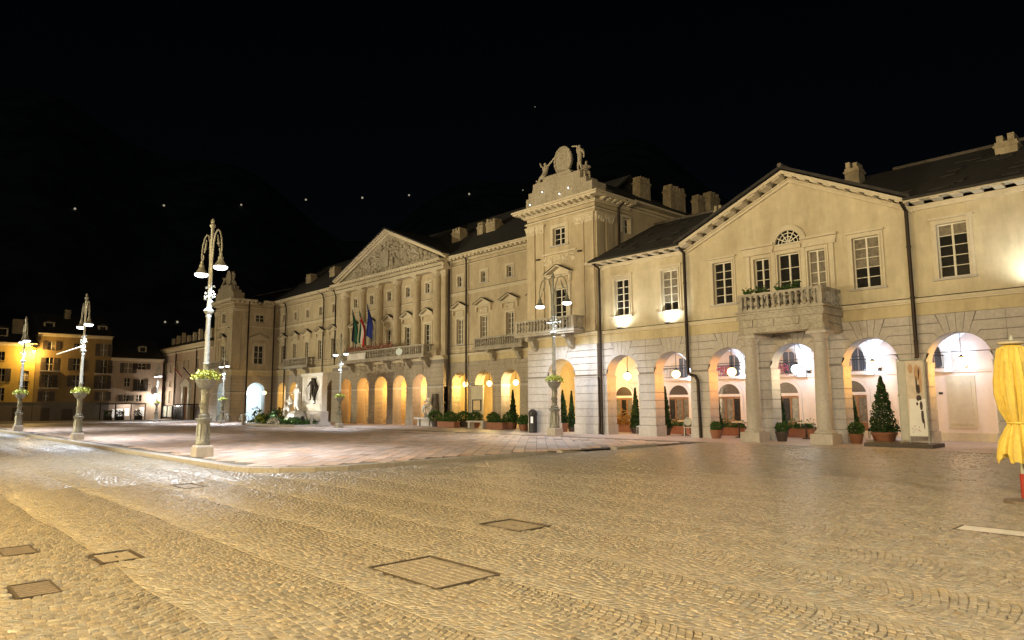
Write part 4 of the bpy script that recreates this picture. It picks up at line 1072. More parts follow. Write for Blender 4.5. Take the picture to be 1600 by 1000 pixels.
# central balcony with flower boxes
cb = balcony(CG, hall, -58.4, -45.0, 1.0, 5.62, .72, .27, brackets=(-57.3, -54.2, -51.2, -48.2, -45.6), slab=.22)
f = MB(); f.leaves([(random.uniform(-57.3, -49.5), YCG-.95+random.gauss(0, .1), 6.5+abs(random.gauss(0, .16))) for _ in range(900)], .13); part("balcony_flowers", f, mat("pale_pink_flowers", (.38, .2, .14), .8, .5, 6), cb, kind='stuff')
m = MB(CG); m.box(-56.9, -53.7, 1.005, 1.03, 5.68, 6.25); part("pale_banner", m, mat("pale_banner_cloth", (.75, .72, .72), .8, .25, 2.5), cb)
m = MB(CG); m.prism([(-48.4+.5*math.cos(k*PI/8), 6.0+.3*math.sin(k*PI/8)) for k in range(16)], 1.005, 1.04); part("pale_plaque", m, mat("plaque_enamel", (.6, .68, .7), .5, .2, 4), cb)
m = MB(CE)
for z, p, f_ in ((12.642, .40, PF), (10.202, .11, CE)): m = MB(f_); m.box(CX0+.9, CX1, 0, p, z, z+.03); part("flashing", m, PIPE, hall)
for f_, a_, b_ in ((T_, X0, X1), (Sd, YT, YT+3.0), (T_, LX0, LX1), (Ls, YT, YW)):
    m = MB(f_); m.box(a_-.0, b_+.0, .0, .115, 12.522, 12.55); part("flashing", m, PIPE, hall)
# roofs
rf = MB(); ye = YW-.78
RT = 13.285+(39.5-ye)*.74
rf.yprism([(ye, 13.285), (39.5, RT), (46, 13.4), (46, 13.2), (39.5, RT-.2), (ye, 13.275)], LX1, -29.8)
rf.prism([(X0-.3, 13.44), ((X0+X1)/2, 15.4), (X1+.55, 13.44), (X1+.55, 13.425), (X0-.3, 13.425)], YT+1.0, 42.5)
rf.yprism([(YT+.8, 13.29), (35.2, 15.1), (41.5, 13.6), (41.5, 13.4), (35.2, 14.9), (YT+.8, 13.28)], LX0, LX1+.4)
for s in (-1, 1):
    e = PX0_-.1 if s < 0 else PX1_+.1
    rf.prism([(e, 13.46), (PXC, PZ+.10), (PXC, PZ+.22), (e, 13.58)], YCG-.9, 40.0)
hr = part("roof", rf, ROOF, hall)
for a in ((-24.8, 35.0, 14.0, 15.9, .9, 1.5, 3, 'y'), (-23.9, 36.4, 13.9, 15.4, 0.7, 1.9, 5, 'y')): pass
chimney(hr, -25.75, 35.2, 13.9, 15.6, .6, 1.05, 4, 'y'); chimney(hr, -25.35, 38.2, 13.6, 15.5, .6, 1.7, 5, 'y'); chimney(hr, -25.1, 40.6, 13.6, 15.4, .5, .7, 2, 'y'); chimney(hr, -24.9, 42.0, 13.4, 15.8, .6, 1.2, 3, 'y')
for x, y, h in ((-45.2, 36.0, 16.15), (-42.3, 36.2, 16.1), (-41.0, 36.2, 16.15), (-66.4, 36.0, 16.0), (-71.8, 36.0, 16.0)):
    chimney(hr, x, y, 14.2, h, 1.1 if x != -42.3 else .7, .8, 3)
# arcade interior
m = MB(); m.box(LX1-.4, -29.6, 37.3, 37.5, 0, 5); m.box(LX1, -29.6, YW+.5, 37.3, 4.86, 4.95); m.box(X0, X1, YT+.9, 37.4, 4.8, 4.88); m.box(X1-.02, X1+.3, YW+.2, 37.4, 0, 4.9)
m.box(LX0, LX1, YT+.9, 37.4, 4.8, 4.88); m.box(LX0, LX0+.2, YT, 41, 0, 13.3); m.box(LX0-.1, LX1, 37.3, 37.5, 0, 5)
m.box(X0+.0, X0+.2, YT+.9, YW+.4, 0, 13.3); part("inner_wall", m, YELLOWW, hall)
m = MB(); m.box(LX0+.2, LX0+.24, YT+1.0, 37.3, 0, 4.8); m.box(LX0+.2, LX1-.8, 36.0, 36.2, 0, 4.8); part("pale_inner_wall", m, VAULT, hall)
m = MB(); m.box(CX0, CX1, YCG+2.1, YCG+2.3, 0, 4.86); part("coursed_inner_wall", m, mat("coursed_inner_stone", (.42, .33, .2), .9, .15, 5, .9, 30, seam=.34), hall)
m = MB()
for x in (CX0+.05, CX1-.25): m = MB(); m.box(x, x+.2, YCG+.8, 37.3, 0, 4.85); part("cross_wall", m, YELLOWW, hall)
for i, x in enumerate(RW[:3]):
    m = MB(front(37.3)); m.box(x-2.6, x-1.2, 0, .05, .4, 2.9); m.box(x-2.45, x-1.35, .05, .07, .5, 2.8); part("pale_panel", m, TRIM, hall)
    lantern((x, YW+.5, 3.2), ["lantern in the wing arch nearest the fountain", "lantern in the middle arch of the wing above the hanging banner", "lantern in the wing arch next to the tower"][i], .9, power=[1000, 1000, 900][i], color=[(1, .62, .17), (1, .66, .22), (1, .72, .35)][i], group="lanterns hanging in the wing arcade")
lantern((-26.9, 31.6, 3.3), "bright lantern hanging inside the tower arch behind the street lamp", 1.5, power=1100, color=(1, .66, .2), group="lanterns hanging in the wing arcade")
for i, x in enumerate(CA):
    lantern((x+.66, YCG+1.05, 3.25), ["lantern in the leftmost arch under the pediment", "lantern in the second arch from the left under the pediment", "lantern in the middle arch under the pediment", "lantern in the second arch from the right under the pediment", "lantern in the arch beside the seated fountain statue"][i], 1.55, power=[420, 800, 900, 900, 700][i], color=[(1, .5, .14), (1, .52, .14), (1, .56, .16), (1, .6, .25), (1, .62, .32)][i], group="lanterns in the arcade under the pediment", globe=.17)
for i, x in enumerate(LW[:2]):
    lantern((x+.5, 35.6, 3.2), ["lantern in the arch nearest the far left tower", "lantern in the second arch from the far left tower"][i], 1.6, power=1100, color=(1, .58, .13), group="lanterns hanging in the left wing arcade")
lantern((-78.6, 31.9, 3.1), "cold white lantern inside the arch of the far left tower", 1.6, warm=False, power=2600, color=(.55, .82, 1.0), group="lanterns hanging in the left wing arcade")
m = MB(sideR(-80.85)); m.box(31.0, 32.9, 0, .06, 1.0, 1.9); part("notice_frame", m, mat("notice_paper", (.6, .5, .4), .7, .3, 5), hall)
lantern((-72.9, 31.5, 3.0), "bright bare lamp on a post in front of the left wing arches", -2.9, power=160, color=(1, .75, .35), group="lanterns hanging in the left wing arcade")

# ================================================================== STREET LAMPS
def make_lamp(label):
    t = thing("street_lamp", label, "street lamp", (0,0,0), group="ornate double armed street lamps on the square")
    m = MB(); m.taper(0, 0, 0, .30, .27, .26); m.taper(0, 0, .302, .36, .25, .22); part("plinth", m, STONE, t)
    m = MB(); m.lathe([(.22,.362),(.235,.42),(.205,.50),(.185,.7),(.175,1.0),(.19,1.08),(.235,1.13),(.25,1.2),(.17,1.24),(.19,1.3),(.13,1.36)], n=16)
    for k in range(8): m.tube([(.19*math.cos(k*PI/4),.19*math.sin(k*PI/4),.5),(.19*math.cos(k*PI/4),.19*math.sin(k*PI/4),.8),(.18*math.cos(k*PI/4),.18*math.sin(k*PI/4),1.02)], [.02,.035,.02], 5)
    part("pedestal", m, LAMPMET, t, True)
    m = MB(); m.lathe([(.13,1.362),(.125,1.6),(.155,1.66),(.12,1.72),(.115,2.0),(.14,2.1),(.10,2.16),(.09,2.9),(.11,2.95),(.082,3.02),(.072,4.45),(.10,4.5),(.08,4.55),(.155,4.66),(.165,4.7),(.08,4.78),(.065,4.9),(.058,5.4)], n=14)
    for k in range(30):
        a = k*2.4; z = 1.42+.62*((k*.618) % 1); m.ball((.12*math.cos(a), .12*math.sin(a), z), .038, 6)
    pole = part("pole", m, LAMPMET, t, True)
    m = MB(); m.lathe([(.058,5.4),(.055,6.5),(.05,7.45),(.09,7.5),(.10,7.56),(.05,7.62),(.06,7.7),(.02,7.78)], n=12)
    for s in (-1, 1): m.tube([(s*.10,0,4.8),(s*.12,0,5.4),(s*.11,0,6.2),(s*.09,0,6.6)], .028, 6)
    for k in range(10): m.ball((.13*math.cos(k*2.2), .13*math.sin(k*2.2), 4.95+k*.06), .045, 6)
    part("upper_pole", m, LAMPMET, t, True)
    m = MB(); m.tube([(.17*math.cos(a), .17*math.sin(a), 5.15) for a in np.linspace(0, 2*PI, 13)], .018, 5); m.tube([(-.42,0,5.18),(.42,0,5.18)], .016, 5); m.ball((-.42,0,5.18), .04, 6); m.ball((.42,0,5.18), .04, 6); part("cross_bar", m, LAMPMET, t)
    m = MB(); m.lathe([(.11,2.12),(.18,2.16),(.27,2.28),(.32,2.40),(.335,2.44),(.31,2.45),(.22,2.36)], n=18, cap=False); b = part("flower_bowl", m, LAMPMET, t, True)
    f = MB(); f.leaves([(r*math.cos(a), r*math.sin(a), 2.52+max(0, .14-r*.2)+random.gauss(0,.05)-(max(0, r-.32)*.6)) for a, r in ((random.uniform(0,2*PI), random.uniform(.08,.43)) for _ in range(520))], .062)
    part("flowers", f, FLOWER, b, kind='stuff')
    for s in (-1, 1):
        m = MB(); H = [(0,0,0)]
        P = [(.06,0,6.0),(.12,0,6.5),(.17,0,6.95),(.30,0,7.24),(.50,0,7.32),(.70,0,7.22),(.84,0,6.98),(.90,0,6.7),(.89,0,6.55),(.84,0,6.47),(.76,0,6.5),(.72,0,6.58),(.74,0,6.66)]
        m.tube([(s*x,0,z) for x,_,z in P], [.03,.03,.028,.026,.026,.026,.026,.026,.024,.022,.02,.018,.026], 8)
        m.tube([(s*.66,0,6.72),(s*.56,0,6.95),(s*.5,0,7.15)], [.02,.035,.012], 6); m.ball((s*.6,0,6.85), .05, 6)
        a = part("arm", m, LAMPMET, t, True)
        m = MB(); m.lathe([(.03,6.5),(.05,6.44),(.045,6.38),(.085,6.34),(.085,6.24),(.11,6.2),(.17,6.10),(.225,6.05),(.23,6.035),(.215,6.03),(.09,6.18),(.03,6.3)], s*.86, 0, 18, cap=False); sh = part("lamp_shade", m, LAMPMET, a, True)
        m = MB(); m.lathe([(.212,6.03),(.215,6.0),(.19,5.96),(.12,5.93),(.02,5.92)], s*.86, 0, 16); part("bulb", m, BULB, sh, True)
    return t
def lamp_lights(t, p, col=WHITE):
    for s in (-1, 1):
        o = light('SPOT', "lamp_light", (s*.86, 0, 5.74), p, col, t, size=.32, target=(s*.86, 0, 0), spot=140, blend=.7)
L1 = make_lamp("ornate street lamp nearest the camera at the corner of the raised square"); L1.location = (-22.6, 7.86, .10); L1.scale = (.97, .97, .97)
lamps = [L1]
for loc, sc, lb_ in [((-38.5, 7.62, .10), .90, "street lamp with a white pole arm, second along the front kerb"), ((-56.3, 7.7, .10), .98, "street lamp at the far left end of the front kerb"),
                     ((-25.3, 26.5, .01), 1.14, "street lamp standing in front of the tower arch beside the litter bin"), ((-47.0, 26.1, .01), .90, "dark street lamp right of the war memorial"),
                     ((-66.3, 24.7, .01), .88, "street lamp in front of the far left tower"), ((-81.0, 23.2, .01), .80, "most distant street lamp in front of the far curved building")]:
    lamps.append(dup(L1, loc, lb_, scale=(sc, sc, sc)))
for ch in lamps[3].children:
    if ch.name.startswith('upper_pole'): ch.scale.z = .90; ch.location.z = 5.4*.10
for t, p in zip(lamps, (6400, 6200, 5600, 3200, 3200, 6200, 4800)): lamp_lights(t, p, (.80, .88, 1.0))
# slim banner arm on the second lamp
m = MB(); m.tube([(-38.5, 7.62, 4.55), (-40.8, 6.95, 4.25)], .035, 8); m.tube([(-38.5, 7.62, 4.5), (-38.62, 7.58, 4.5)], .1, 8); single("banner_arm", m, mat("white_enamel", (.8, .8, .8), .5, .05), "white pole arm sticking out from the second street lamp towards the yellow house", "pole")
# warm street lamps of the near side of the street, behind the camera
for i, (x, y, p, c) in enumerate([(-12.5, -6.0, 35000, (1, .69, .26)), (-1.5, -6.0, 24000, (1, .80, .48)), (7.5, 5.0, 15000, (1, .86, .64)), (-34, -9.0, 12000, (1, .68, .36))]):
    t = thing("sodium_street_lamp", ["warm street lamp to the left behind the camera", "warm street lamp behind the camera", "warm street lamp to the right of the camera", "warm street lamp on the near pavement far to the left"][i], "street lamp", (x, y, 0), group="warm street lamps on the near side")
    m = MB(); m.lathe([(.2, 0), (.2, .6), (.09, .7), (.06, 8.6)], n=10); m.tube([(0, 0, 8.5), (.3, .6, 8.8), (.5, 1.1, 8.75)], .04, 6); part("pole", m, LAMPMET, t, True)
    m = MB(); m.lathe([(.05, .2), (.25, .1), (.3, 0), (.27, 0)], .5, 1.1, 12, 8.6); part("lamp_shade", m, LAMPMET, t, True)
    m = MB(); m.ball((.5, 1.1, 8.6), .16, 10, (1, 1, .5)); part("bulb", m, SODG, t, True)
    light('POINT', "lamp_light", (.5, 1.1, 8.3), p, c, t, size=.3)
# added floodlights on unseen masts across the street, for even light on the facades
for i, (x, y, z, tx, tz, p, sp) in enumerate([(-84, -12, 3.2, -70, 9, 60000, 62), (-66, -12, 3.2, -50, 9, 92000, 60), (-50, -11, 3.2, -31, 9, 72000, 54), (-30, -12, 3.2, -12, 7.6, 55000, 60), (2, -12, 6, -22, 10.5, 20000, 40)]):
    t = thing("added_floodlight_mast", ["added floodlight mast aimed at the far left tower", "added floodlight mast aimed at the pediment", "added floodlight mast aimed at the corner tower", "added floodlight mast aimed at the portico", "added floodlight mast aimed at the side of the corner tower"][i], "floodlight", (x, y, 0), group="added unseen floodlight masts across the street")
    m = MB(); m.lathe([(.12, 0), (.08, z-.2)], n=10); part("mast", m, IRON, t, True)
    m = MB(); m.box(-.3, .3, -.15, .12, z-.2, z+.25); part("housing", m, IRON, t)
    m = MB(); m.box(-.26, .26, .121, .125, z-.16, z+.2); part("lens", m, SODG, t)
    light('SPOT', "floodlight_lamp", (0, .25, z), p, (1.0, .86, .54), t, size=.4, target=(tx-x, 33-y, tz), spot=sp, blend=.55)

# ================================================================== STREET FURNITURE AND PLANTS
def cone_tree(x, y, h, r, label, pot=TERRA, pr=.30, ph=.48, z=.01, box=False):
    t = thing("potted_conifer", label, "potted tree", (x, y, z), group="clipped conifers in pots")
    m = MB()
    if box: m.taper(0, 0, 0, ph, pr*.85, pr)
    else: m.lathe([(pr*.72, 0), (pr*.95, ph*.75), (pr, ph*.8), (pr*1.04, ph*.84), (pr*1.04, ph), (pr*.9, ph), (pr*.85, ph-.06)], n=14)
    part("pot", m, pot, t, True)
    m = MB(); m.tube([(0, 0, ph-.1), (0.01, 0, ph+h*.5)], [.035, .02], 6); part("trunk", m, BARK, t)
    pts = []
    for _ in range(int(2600*h/1.5)):
        q = random.random()**1.5; rr = r*(1-q)**.85*(1+.10*math.sin(q*40+random.random())); a = random.uniform(0, 2*PI); k = math.sqrt(random.uniform(.12, 1.05))
        rr *= (1+.12*math.sin(a*3+q*9))
        pts.append((rr*k*math.cos(a), rr*k*math.sin(a), ph+.04+q*h))
    f = MB(); f.leaves(pts, .06); part("foliage", f, LEAF, t, kind='stuff')
    return t
def shrub(x, y, r, label, pot=DARKPOT, pr=.22, ph=.34, z=.01, leaf=LEAF2, n=620, sq=.85, size=.06, cat="potted shrub"):
    t = thing("potted_shrub", label, cat, (x, y, z), group="round shrubs in pots")
    m = MB(); m.lathe([(pr*.7, 0), (pr, ph*.8), (pr*1.06, ph*.82), (pr*1.06, ph), (pr*.9, ph), (pr*.85, ph-.05)], n=14); part("pot", m, pot, t, True)
    pts = []
    while len(pts) < n:
        a = Vector((random.gauss(0,1), random.gauss(0,1), random.gauss(0,1))).normalized()*r*random.uniform(.7, 1.05)
        a *= 1+.15*math.sin(a.x*17)*math.sin(a.y*15)
        pts.append((a.x, a.y, ph+r*.62*sq+a.z*sq))
    f = MB(); f.leaves(pts, size); part("foliage", f, leaf, t, kind='stuff')
    m = MB(); m.tube([(0,0,ph-.08),(0,0,ph+r*.5)], .02, 5); part("stem", m, BARK, t)
    return t
cone_tree(-10.38, 29.6, 2.15, .54, "large potted conifer beside the white display boards", TERRA, .46, .46)
cone_tree(-12.2, 31.4, 1.5, .28, "potted conifer behind the right porch column", DARKPOT, .3, .4)
cone_tree(-15.5, 31.5, 1.65, .29, "dark potted conifer behind the left porch column", DARKPOT, .3, .4)
cone_tree(-18.67, 31.18, 1.95, .29, "potted conifer by the orange lit pier left of the porch", DARKPOT, .28, .4)
cone_tree(-21.39, 30.76, 2.1, .29, "potted conifer in the second arch right of the tower", DARKPOT, .28, .36)
cone_tree(-23.65, 31.2, 2.15, .31, "potted conifer in the first arch right of the tower", DARKPOT, .28, .3)
cone_tree(-28.45, 30.5, 1.9, .34, "taller conifer inside the tower arch", TERRA, .34, .5)
cone_tree(-28.2, 31.0, 2.1, .26, "slimmer conifer inside the tower arch", DARKPOT, .24, .25)
cone_tree(-34.95, 32.5, 2.15, .31, "dark potted conifer in the wing arch left of the tower", DARKPOT, .3, .42)
shrub(-14.15, 28.75, .27, "round shrub in a dark pot between the porch columns", DARKPOT, .26, .42)
shrub(-11.2, 29.0, .33, "leafy shrub in a dark pot right of the right porch column", TERRA, .26, .40)
shrub(-11.75, 30.2, .32, "shrub behind the right porch column beside the step", DARKPOT, .22, .4)
shrub(-17.55, 29.2, .27, "round shrub in a clay pot left of the left porch column", TERRA, .27, .40)
shrub(-16.1, 30.8, .34, "bright shrub behind the left porch column", TERRA, .24, .32)
shrub(-31.5, 30.2, .42, "round shrub in a footed pot next to the tower pier", TERRA, .26, .38)
wl_ = ["leftmost shrub of the planter row in front of the wing", "second shrub from the left of the planter row before the wing", "shrub in the planter row left of the hanging banner", "shrub in the planter row under the left side of the hanging banner",
       "shrub in the planter row under the hanging banner", "shrub right of the stone bench in the planter row", "rightmost low shrub of the planter row before the tower"]
for i, (x, y, r) in enumerate([(-42.6, 31.7, .55), (-41.2, 32.0, .5), (-39.6, 32.0, .52), (-38.2, 31.9, .5), (-36.6, 32.2, .45), (-34.2, 31.6, .52), (-32.3, 31.0, .35)]):
    shrub(x, y, r, wl_[i], TERRA if i % 2 else DARKPOT, .36, .45, n=700, size=.085)
def planter(x, y, w, d, h, label, m_=TERRA, leaf=LEAF2, n=500, lh=.25):
    t = thing("planter_box", label, "planter", (x, y, .01), group="planter boxes")
    m = MB(); m.box(-w/2, w/2, -d/2, d/2, 0, h-.05); m.box(-w/2-.02, w/2+.02, -d/2-.02, d/2+.02, h-.048, h); part("box", m, m_, t)
    f = MB(); f.leaves([(random.uniform(-w/2, w/2), random.uniform(-d/2, d/2), h+abs(random.gauss(0, lh*.6))) for _ in range(n)], .075); part("foliage", f, leaf, t, kind='stuff')
planter(-15.2, 32.6, 1.5, .4, .42, "terracotta planter box against the wall between the porch columns")
planter(-18.55, 32.4, 1.5, .4, .40, "terracotta planter box against the wall left of the porch")
planter(-21.7, 32.3, 1.7, .4, .42, "terracotta planter box behind the round table in the second arch")
planter(-25.6, 32.5, 1.3, .4, .42, "planter of orange autumn leaves at the back of the first arch", TERRA, mat("orange_leaf", (.30, .15, .02), .7, .4, 8), 500, .6)
planter(-40.4, 31.2, 2.0, .5, .42, "long clay planter box left in the row before the wing")
planter(-35.0, 31.1, 1.6, .5, .44, "clay planter box right of the stone bench before the wing")
def table(x, y, label):
    t = thing("round_table", label, "table", (x, y, .01), group="round café tables in the portico")
    m = MB(); m.lathe([(.36, .70), (.38, .715), (.38, .735), (.36, .75)], n=20); part("table_top", m, TRIM, t, True)
    m = MB(); m.lathe([(.22, 0), (.2, .03), (.05, .06), (.035, .35), (.035, .66), (.08, .70)], n=12); part("pedestal", m, IRON, t, True)
table(-17.2, 30.7, "round café table left of the left porch column"); table(-20.4, 31.0, "round café table in front of the planter in the second arch"); table(-24.0, 31.6, "round café table in the first arch right of the tower"); table(-14.3, 31.4, "round café table behind the right porch column")
def chair(x, y, rz, label, col):
    t = thing("cafe_chair", label, "chair", (x, y, .01), rz, group="café chairs in the portico")
    m = MB(); m.box(-.2, .2, -.2, .2, .43, .46); part("seat", m, col, t)
    m = MB(); n = 14; m.tube([(.19*math.cos(PI*k/n), .2, .62+.30*math.sin(PI*k/n)) for k in range(n+1)], .018, 6); m.tube([(-.19, .2, .44), (-.19, .2, .62)], .018, 6); m.tube([(.19, .2, .44), (.19, .2, .62)], .018, 6)
    m.prism([(.17*math.cos(2*PI*k/12), .70+.17*math.sin(2*PI*k/12)) for k in range(12)], .195, .207); part("backrest", m, col, t)
    for a in (-.17, .17):
        for b in (-.17, .17): m = MB(); m.tube([(a, b, .43), (a*1.1, b*1.1, 0)], .016, 6); part("leg", m, col, t)
GREYC = mat("grey_chair_paint", (.42, .44, .40), .5, .15, 8)
chair(-22.35, 29.95, -.5, "grey round backed café chair beside the second pier from the tower", GREYC); chair(-19.5, 29.9, .6, "pale café chair left of the drainpipe pier", GREYC); chair(-13.7, 31.9, 2.6, "dark café chair behind the right porch column", IRON); chair(-11.35, 31.3, .3, "pale café chair beside the large potted conifer", GREYC)
# step in the loggia right of the porch
m = MB(); m.box(-11.2, -9.65, 29.93, 33.0, .0, .14); single("stone_step", m, STONE, "low stone step behind the shrub right of the porch", "step")
# litter bin
t = thing("litter_bin", "dark cylindrical litter bin with a white label beside the tower pier", "litter bin", (-29.0, 28.55, .01))
m = MB(); m.lathe([(.24, 0), (.25, .04), (.24, .08), (.24, .98), (.25, 1.0)], n=18); part("body", m, IRON, t, True)
m = MB(); m.lathe([(.25, 1.002), (.27, 1.05), (.24, 1.22), (.12, 1.32), (.02, 1.34)], n=18); part("lid", m, IRON, t, True)
m = MB(); m.add([(.247*math.cos(a), .247*math.sin(a), z) for z in (.55, .92) for a in (-1.35, -1.15, -.95, -.75)], [(0,1,5,4),(1,2,6,5),(2,3,7,6)]); part("label_sheet", m, mat("white_label_paper", (.75, .75, .78), .6, .06), t)
m = MB(); m.add([(.272*math.cos(a), .272*math.sin(a), z) for z in (1.03, 1.17) for a in (-1.3, -1.0, -.7)], [(0,1,4,3),(1,2,5,4)]); part("opening", m, GLASS, t)
# display boards on a dark platform
t = thing("platform", "low dark timber platform under the white display boards", "platform", (-9.2, 28.0, .0))
m = MB(); m.box(-1.15, 1.15, -.55, .75, .02, .13); part("deck", m, SHUT, t)
for k in range(9): m = MB(); m.box(-1.14+k*.255, -1.14+k*.255+.243, -.55, .75, .131, .155); part("plank", m, SHUT, t)
t = thing("display_board", "tall folding display boards with a fashion poster beside the potted conifer", "display board", (-8.75, 28.35, .155))
m = MB(); m.box(-.56, -.30, -.02, .02, .1, 3.0); part("grey_panel", m, BOARDG, t)
m = MB(); m.box(-.27, .33, -.10, -.06, .25, 3.0); pp = part("poster_panel", m, BOARD, t)
def blot(u, z, a, b, col, d=-.104): 
    m = MB(); m.add([(u+a*math.cos(2*PI*k/12), d, z+b*math.sin(2*PI*k/12)) for k in range(12)], [tuple(range(12))]); part("print_shape", m, col, pp)
INK = mat("poster_ink_dark", (.05, .03, .025), .6, .2); INK2 = mat("poster_ink_orange", (.50, .30, .17), .6, .2); INK3 = mat("poster_white", (.8, .78, .76), .6, .05)
m = MB(); m.quad((-.27,-.1015,.25),(.33,-.1015,.25),(.33,-.1015,1.6),(-.2,-.1015,1.6)); part("print_shape", m, INK3, pp)
blot(.1, 2.55, .09, .3, INK2); blot(-.1, 2.7, .08, .18, INK2); blot(.2, 2.3, .06, .5, INK2); blot(.07, 2.1, .03, .35, INK); blot(.13, 1.95, .05, .18, INK); blot(.12, 1.62, .09, .12, INK); blot(.15, 1.35, .15, .2, INK3, -.106); blot(.05, 1.42, .035, .06, INK, -.108); blot(.18, 1.35, .05, .17, INK, -.108); blot(.2, 1.0, .045, .3, INK); blot(.24, .7, .02, .2, INK)
for k in range(16): blot(random.uniform(-.18, .12), random.uniform(.38, .62), .012, .012, REDP if k % 3 else INK, -.1045)
m = MB(); m.tube([(-.58, 0, 0), (-.58, 0, 3.1)], .022, 8); m.tube([(-.28, -.04, .0), (-.28, -.04, 3.1)], .022, 8); m.tube([(.35, -.08, 0), (.35, -.08, 3.05)], .022, 8); m.tube([(-.58, 0, 3.05), (-.28, -.04, 3.05), (.35, -.08, 3.05)], .02, 6); m.ball((-.58, 0, 1.75), .05, 8); part("frame", m, GREYC, t, True)
# closed yellow parasol
t = thing("closed_parasol", "closed yellow canvas parasol tied round its pole at the right edge", "parasol", (-2.82, 14.0, 0))
m = MB(); m.lathe([(.035, .30), (.035, 2.62)], n=10); m.lathe([(.06, 2.60), (.03, 2.7), (.02, 2.74)], n=8); part("pole", m, GREYC, t, True)
m = MB(); m.lathe([(.055, .0), (.055, .46), (.045, .47)], n=12); part("pole_sleeve", m, REDP, t, True)
m = MB(); m.lathe([(.30, .0), (.30, .05), (.1, .08)], n=20); part("base", m, CASTI, t, True)
v = []; NR = 64; prof = [(.10, 2.58), (.20, 2.52), (.24, 2.3), (.27, 2.0), (.275, 1.75), (.23, 1.5), (.15, 1.32), (.135, 1.27), (.17, 1.2), (.26, .98), (.30, .78), (.29, .70)]
for i, (r, z) in enumerate(prof):
    for k in range(NR):
        a = 2*PI*k/NR; fold = (.20 if 2 < i else .08)*(abs(math.sin(5*a+.6*math.sin(2*a)+z*.5))**.6-.6)*1.5+.07*math.sin(23*a+z*2.5)
        rr = r*(1+fold); zz = z+(.06*math.sin(5*a)+.04*math.sin(11*a) if i >= 10 else 0)
        v.append((rr*math.cos(a), rr*math.sin(a), zz))
m = MB(); m.add(v, [(i*NR+k, i*NR+(k+1) % NR, (i+1)*NR+(k+1) % NR, (i+1)*NR+k) for i in range(len(prof)-1) for k in range(NR)]); cv = part("canvas", m, YFAB, t, True)
m = MB(); m.tube([(.155*math.cos(2*PI*k/20), .155*math.sin(2*PI*k/20), 1.295) for k in range(21)], .018, 6); part("strap", m, YFAB, cv)
m = MB(); m.lathe([(.16, 2.59), (.19, 2.6), (.19, 2.63), (.05, 2.66)], n=18); part("top_ring", m, TRIM, cv, True)
# red chair cushion glimpsed behind the parasol
t = thing("red_chair", "red garden chair cut by the right edge behind the parasol", "chair", (-2.85, 15.6, 0), .5)
m = MB(); m.box(-.22, .22, -.22, .22, .42, .48); part("seat", m, REDP, t); m = MB(); m.taper(0, .22, .5, 1.35, .2, .14, .03, .02); part("backrest", m, PINKFL, t)
for a in (-.19, .19):
    for b in (-.19, .19): m = MB(); m.tube([(a, b, .42), (a, b, 0)], .018, 6); part("leg", m, IRON, t)

# stone bench
t = thing("stone_bench", "stone bench under the hanging banner in the planter row", "bench", (-36.9, 31.0, .01))
m = MB(); m.box(-.9, .9, -.25, .25, .42, .52); part("seat", m, STONE, t)
for s in (-.7, .7): m = MB(); m.box(s-.1, s+.1, -.2, .2, 0, .418); part("leg", m, STONE, t)
# hanging banner with framed notice in the wing arch
t = thing("hanging_banner", "pale pointed banner with a dark framed picture hanging in the middle wing arch", "banner", (-39.3, 33.0, 0), world=True)
m = MB(front(33.0)); m.prism([(-39.95, 3.0), (-39.95, 1.05), (-39.3, .62), (-38.65, 1.05), (-38.65, 3.0)], 0, .02); b = part("cloth", m, TRIM, t)
m = MB(front(32.97)); 
for a in ((-39.8,-39.72,1.15,2.0),(-38.88,-38.8,1.15,2.0),(-39.72,-38.88,1.15,1.22),(-39.72,-38.88,1.93,2.0)): m.box(a[0], a[1], 0, .05, a[2], a[3])
part("picture_frame", m, IRON, t); m = MB(front(32.97)); m.box(-39.72, -38.88, .0, .01, 1.22, 1.93); part("picture", m, mat("cream_picture", (.62, .45, .25), .6, .3, 9), t)
m = MB(); m.tube([(-39.95, 33.0, 3.02), (-38.65, 33.0, 3.02)], .03, 6); m.tube([(-39.3, 33, 3.02), (-39.3, 33.9, 4.4)], .012, 4); part("rod", m, IRON, t)

# seated fountain statue by the right pier of the pediment block
t = thing("fountain", "carved fountain with a stone basin below a seated statue under the pediment", "fountain", (-44.75, 32.55, 0))
m = MB(); m.prism([(-1.1, .52), (1.1, .52), (1.2, .66), (-1.2, .66)], -.55, .45); m.box(-.55, .55, -.3, .4, 0, .518); m.box(-1.0, -.75, -.3, .3, 0, .518); m.box(.75, 1.0, -.3, .3, 0, .518); part("basin", m, STONE, t)
m = MB(); m.box(-.9, .9, .3, .62, .66, 1.0); m.box(-.5, .5, .0, .55, .665, .95); m.taper(.25, .45, 1.0, 2.5, .35, .2, .15, .1); part("rock_back", m, STONE_D, t)
t2 = thing("seated_statue", "pale seated stone figure above the fountain basin", "statue", (-44.75, 32.6, .95))
figure("figure", SEAT, FE, MARBLE, t2, (0, 0, 0), 1.15, -.3); figure("child_figure", SEAT, FE, MARBLE, t2, (.45, -.1, -.05), .62, -.6)
